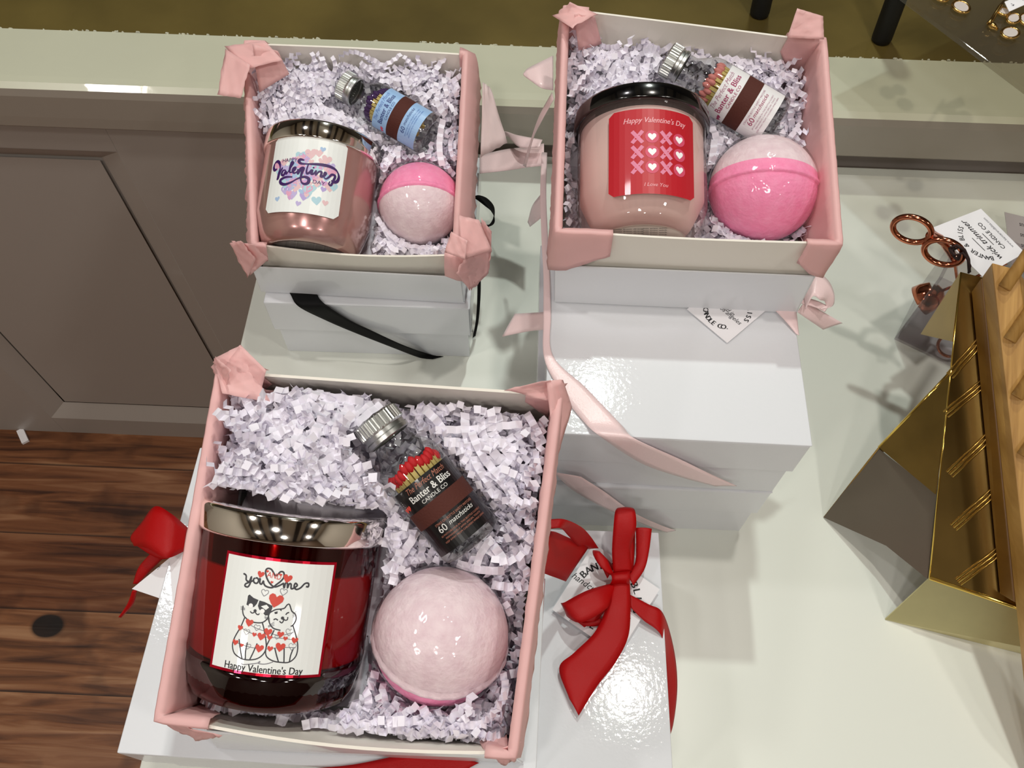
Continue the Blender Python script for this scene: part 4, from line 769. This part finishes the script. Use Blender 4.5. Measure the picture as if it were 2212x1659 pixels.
# cord and tag of the trimmer
CORD = mat('brown_cord', '#2a1410', .8); kp = at((2068, 545), 14.2); b = MB()
b.tube([v-kp for v in (at((2050, 538), 14.2), at((2066, 530), 14.7), at((2083, 540), 14.5), at((2092, 560), 14.0), at((2094, 588), 13.2))], .13, 8)
b.tube([v-kp for v in (at((2052, 540), 14.3), at((2062, 552), 14.7), at((2075, 548), 14.8), at((2070, 560), 14.3), at((2062, 556), 13.6), at((2058, 540), 13.9), at((2070, 534), 14.6))], .12, 8)
b.tube([v-kp for v in (at((2078, 545), 14.5), at((2088, 556), 14.4), at((2096, 575), 13.8), at((2092, 590), 13.3))], .09, 8)
o = b.build('knotted_cord', CORD, smooth=True); o.location = Vector(kp*S); tag(o, 'dark brown cord knotted on the copper scissor ring', 'cord')
def trimart(a):               # card corners: TL (start of first line) as the print reads
    a.arc('BANTER & BLISS', .5, .40, .34, 150, 30, .11, INK)
    a.stroke([(.33, .58), (.6, .58)], .008, INK, 2, 1); a.text('wick trimmer', .5, .42, .15, INK, shear=.3); a.stroke([(.35, .36), (.6, .36)], .008, INK, 2, 1)
    a.text('CANDLE CO', .5, .22, .1, INK); a.text('www.banterandbliss.com', .5, .08, .065, GREYL)
tagcard('wick_trimmer_tag', 'white printed tag tied to the copper scissors', [(2123, 598, 12.6), (2014, 492, 13.2), (2119, 451, 12.0), (2214, 546, 11.6)], trimart)
tagcard('price_card', 'grey printed card lying behind the white scissor tag', [(2170, 458, 3), (2260, 480, 3), (2260, 600, 3), (2185, 570, 3)], lambda a: [a.text('snuffer', .5, .8-.2*i, .12, INK) for i in range(4)], paper=mat('grey_card', '#b5aeb0', .5))
# ------------------------------------------------------------------ folded gold stand with bamboo rack
T1 = at((2076, 588), 16); P2 = at((2008, 1248), 4.6); PR = at((2197, 1312), 4.6); rd_ = unit(PR-P2); nP = unit(np.cross(rd_, T1-P2))
if nP[2] < 0: nP = -nP
onp = lambda px, h=0: atplane(px, P2+nP*h, nP)
TR = T1+unit(onp((2135, 603))-T1)*20; BR_ = P2+rd_*24
t = thing('gold_stand', 'folded polished gold metal stand on the right of the table', 'stand', at((1912, 1337), 0)); g0 = at((1912, 1337), 0)
def plate(name, P, m=GOLD, th=.12, nrm=None, par=t, org=g0):
    P = [np.asarray(v)-org for v in P]; n_ = unit(np.cross(P[1]-P[0], P[2]-P[0])); b = MB(); k = len(P)
    b.add([v+n_*th/2 for v in P]+[v-n_*th/2 for v in P], [tuple(range(k)), tuple(range(2*k-1, k-1, -1))]+[(i, i+k, (i+1) % k+k, (i+1) % k) for i in range(k)]); return b.build(name, m, par)
plate('back_plate', [T1, TR, BR_, P2])
S8 = at((1990, 722), 8.5); e_ = onp((2059, 738)); plate('gusset', [T1, S8, e_], GOLD)
W0, W1, W3 = onp((2057, 800)), at((1899, 966), 5.2), onp((2022, 1068)); W2 = at((1780, 1118), .05)
plate('side_wing', [W0, W1, W3-nP*.1], GOLD); W0b = W0.copy(); W0b[2] = .05; W0b = W0b+unit(W1-W0)*3
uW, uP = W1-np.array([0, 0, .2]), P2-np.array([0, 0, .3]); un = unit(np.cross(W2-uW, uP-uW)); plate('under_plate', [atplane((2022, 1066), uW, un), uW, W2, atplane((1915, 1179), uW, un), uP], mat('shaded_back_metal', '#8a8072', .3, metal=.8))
plate('wing_leg', [W1, W2, W0b+(W2-W1)*np.array([1, 1, 0]), W0], GOLD)
F1, F2 = at((1912, 1337), .05), at((2212, 1412), .05); F2 = F1+(F2-F1)*1.9; plate('foot_plate', [P2, BR_, F2, F1], mat('satin_gold', '#dcd3a4', .4, metal=1, vary=.15, vscale=18))
b = MB(); b.tube([P2-g0, BR_-g0], .16, 10); b.build('folded_edge', GOLDL, t, True); b = MB(); b.tube([T1-g0, P2-g0], .07, 8); b.build('side_edge', GOLDL, t, True)
b = MB(); b.tube([W0-g0, W1-g0], .12, 8); b.build('wing_edge', GOLDL, t, True)
for (x0, y0), (x1, y1) in (((2052, 812), (2120, 735)), ((2043, 895), (2128, 825)), ((2052, 1025), (2140, 940)), ((2060, 1140), (2150, 1060)), ((2070, 1258), (2160, 1190))):
    b = MB(); p, q = onp((x0, y0), .1), onp((x1, y1), .1); q = q+(q-p)*.8; s_ = unit(np.cross(q-p, nP))
    for k_, r in ((-.26, .07), (0, .1), (.26, .07)): b.tube([p+s_*k_-g0, q+s_*k_-g0], r, 8)
    b.build('embossed_rib', mat('rib_gold', '#c09c50', .2, metal=1), t, True)
# bamboo rack lying on the stand
rk = thing('bamboo_rack', 'bamboo rack with diagonal dowels resting on the gold stand', 'rack', at((2160, 1290), 5)); r0_ = at((2160, 1290), 5)
def prism(name, A4, B4, m):
    b = MB(); b.hexa([np.asarray(v)-r0_ for v in A4]+[np.asarray(v)-r0_ for v in B4]); return bevel(b.build(name, m, rk), .08)
h1, h2, h3 = .25, 1.9, 3.3
def ext(p0, p1, f): return p1+(p1-p0)*f
a0, a1 = onp((2098, 630), h1), onp((2159, 1282), h1); b0, b1 = onp((2119, 600), h2), onp((2190, 1300), h2)
wv = rd_*1.9
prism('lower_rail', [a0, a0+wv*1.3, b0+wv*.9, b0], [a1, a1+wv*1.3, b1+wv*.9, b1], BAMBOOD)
c0_, c1_ = onp((2121, 598), h2), onp((2194, 1310), h2); c1_ = ext(c0_, c1_, .55); d0, d1 = onp((2143, 567), h3+.8), onp((2211, 1176), h3+.8); d1 = ext(d0, d1, .72)
prism('upper_rail', [c0_, c0_+rd_*3.4, d0+rd_*1.7, d0], [c1_, c1_+rd_*3.6, d1+rd_*2.9, d1], BAMBOO)
r2 = rd_*14; prism('upper_rail', [c0_+r2, c0_+r2+rd_*3, d0+r2+rd_*2, d0+r2], [c1_+r2, c1_+r2+rd_*3, d1+r2+rd_*2, d1+r2], BAMBOO)
dw = unit(onp((2225, 536), h3+1)-onp((2167, 620), h3+1))
for px in ((2170, 622), (2181, 735), (2197, 858), (2210, 985)):
    p = onp(px, h3+1.0); b = MB(); b.tube([p-r0_, p+dw*9-r0_], .42, 14); b.build('dowel', BAMBOO, rk, True)
# ------------------------------------------------------------------ things on the olive sill
BLK = mat('black_rod', '#020202', .6)
for (x, y), lab in (((1903, 86), 'black round rod leg standing on the olive sill by the acrylic shelf'), ((1640, 30), 'black round rod leg behind the rear right open box')):
    p = at((x, y), 8.0); b = MB()
    b.tube([(0, 0, 0), (0, 0, .3), (-.2 if x > 1700 else -.3, 1.0, 9), (-.8, 3.0, 24)], [.95, 1.0, 1.0, 1.0], 28); o = b.build('rod_leg', BLK, smooth=True); o.location = Vector(p*S); tag(o, lab, 'leg')
ZS = 19.0; e0, e1_ = at((1940, -15), ZS), at((2225, 200), ZS); dv = unit(e1_-e0); nv = np.array([-dv[1], dv[0], 0]); nv = nv if nv[1] > 0 else -nv
A0, A1 = e0-dv*4, e1_+dv*14; b = MB(); q = [A0, A1, A1+nv*22, A0+nv*22]; up = np.array([0, 0, .45])
b.hexa([v-up for v in q]+q); o = bevel(b.build('acrylic_shelf', glassy('shelf_acrylic', '#e9e6df', ior=1.49, haze=.03, hazecol='#d8d2c4'), loc=A0), .06); tag(o, 'clear acrylic shelf panel above the olive sill, top right', 'shelf')
PEARL = mat('mother_of_pearl', '#d5cdc8', .3, coat=.5); GJ = mat('jewellery_gold', '#d8b068', .2, metal=1)
def earring(px, rw, rh, ang, label):
    p = at(px, ZS+.25); sc_ = np.linalg.norm(at((px[0]+10, px[1]), ZS)-at(px, ZS))/10; t = thing('earring', label, 'earring', p); u = np.array([math.cos(ang), math.sin(ang), 0]); v = np.array([-math.sin(ang), math.cos(ang), .0])
    b = MB(); b.tube([rw*sc_*math.cos(a)*u+rh*sc_*math.sin(a)*v+np.array([0, 0, .1]) for a in np.linspace(0, 6.283, 33)[:-1]], .11, 8, closed=True); b.build('gold_rim', GJ, t, True)
    b = MB(); n = 28; ring = [rw*sc_*.92*math.cos(6.283*i/n)*u+rh*sc_*.92*math.sin(6.283*i/n)*v for i in range(n)]; b.add([r+np.array([0, 0, .02]) for r in ring]+[r*.9+np.array([0, 0, .16]) for r in ring], [tuple(range(n, 2*n))]+[(i, (i+1) % n, (i+1) % n+n, i+n) for i in range(n)]); b.build('pearl_disc', PEARL, t)
earring((2075, 17), 17, 19, .3, 'round pearl and gold earring nearest the shelf edge'); earring((2033, -8), 16, 20, 0, 'gold rimmed earring cut by the top of the photo')
earring((2060, -14), 13, 17, 0, 'small gold rimmed earring beside the round pearl one'); earring((2181, 73), 20, 16, .6, 'oval pearl earring lowest in the jewellery group')
earring((2167, 27), 12, 12, 0, 'pearl earring tucked under the white price tag'); earring((2188, 42), 12, 18, -.7, 'gold hoop earring edge-on beside the price tag'); earring((2218, 45), 16, 20, 0, 'pearl earring cut by the right edge of the photo')
b = MB(); cp = at((2137, 45), ZS+.3)
b.tube([v-cp for v in (at((2168, 3), ZS+.4), at((2160, 15), ZS+.6), at((2151, 28), ZS+.3), at((2142, 44), ZS+.3), at((2135, 50), ZS+.4))], [.12, .2, .15, .2, .15], 8); b.tube([v-cp for v in (at((2136, 50), ZS+.3), at((2145, 56), ZS+.4), at((2155, 65), ZS+.2))], [.2, .28, .1], 8)
o = b.build('gold_chain', GJ, smooth=True); o.location = Vector(cp*S); tag(o, 'short gold chain end lying beside the earrings', 'chain')
tagcard('price_tag', 'small white price tag reading $50.00 on the earrings', [(2170, 4, ZS+.9), (2215, -14, ZS+.9), (2225, 5, ZS+.9), (2180, 25, ZS+.8)], lambda a: a.text('$50.00', .6, .35, .5, GREYI, sx=.6))
# ------------------------------------------------------------------ room above (walls and ceiling out of the frame, seen in reflections) and light
def lamp(name, loc, target, size, power, color, spread=None):
    l = bpy.data.lights.new(name, 'AREA'); l.shape = 'DISK'; l.size = size*S; l.energy = power; l.color = color
    if spread: l.spread = math.radians(spread)
    o = bpy.data.objects.new(name, l); COL.objects.link(o); o.location = Vector(np.array(loc)*S); o.rotation_euler = (Vector(np.array(loc, float))-Vector(np.array(target, float))).to_track_quat('Z', 'Y').to_euler()
PL = mat('beige_plaster', '#c9c2b4', .8); PD = mat('brown_panelling', '#5a4636', .6)
for nm, a_, b_, m_ in (('wall_left', (-262, -262, -75), (-256, 152, 225), PL), ('wall_right', (256, -262, -75), (262, 152, 225), PL), ('wall_front', (-262, -268, -75), (262, -262, 225), PD), ('wall_bay', (-262, 150, -75), (262, 156, 225), mat('dark_bay_wall', '#3b352d', .6)), ('ceiling', (-262, -268, 225), (262, 156, 231), PL)):
    b = MB(); b.box(a_, b_); structure(b.build(nm, m_))
REFLBAND = mat('dark_reflection_band', '#2a1d14', .6)  # unseen overhead strips, added to give the silver lids dark reflected bands
for i, (x0, x1) in enumerate(((-200, -180), (-125, -108), (-72, -52), (-24, -10), (52, 76), (104, 122), (175, 200))):
    b = MB(); b.box((x0, -262, 220.5), (x1, 150, 225)); structure(b.build('trim_%d' % (i+3), REFLBAND))
lamp('ceiling_spot', (34, 48, 213), (5, 20, 0), 8, 8.0, (1, .93, .86))
lamp('ceiling_spot', (22, 135, 205), (5, 25, 0), 7, 14, (.93, 1, .93))
lamp('ceiling_spot', (-95, 70, 213), (-10, 20, 0), 16, 4, (1, .95, .97))
for x, y in ((-150, -30), (-150, -160), (150, -60), (150, -190), (0, -190), (-40, -110)): lamp('ambient_fill_lamp', (x, y, 220), (x, y, 0), 22, 9.5, (1, .94, .88))  # added fill lamps, for ambient bounce and sparkle on shiny things
w_ = bpy.data.worlds.new('room_ambience'); sc.world = w_; w_.use_nodes = True; w_.node_tree.nodes['Background'].inputs[0].default_value = lin('#6a6058')
for o in list(bpy.data.objects):       # labels are stuck on their glass: sub-parts
    if o.parent is None:
        ch = {c.name.split('.')[0]: c for c in o.children}
        for a_, b_ in (('glass_jar', 'paper_label'), ('glass_jar', 'base_sticker'), ('glass_body', 'paper_label'), ('card', 'printing')):
            if a_ in ch and b_ in ch: ch[b_].parent = ch[a_]
sc.view_settings.view_transform = 'Standard'; sc.view_settings.look = 'None'; sc.view_settings.gamma = 1; sc.view_settings.exposure = 0
sc.cycles.transparent_max_bounces = 24; sc.cycles.max_bounces = 10
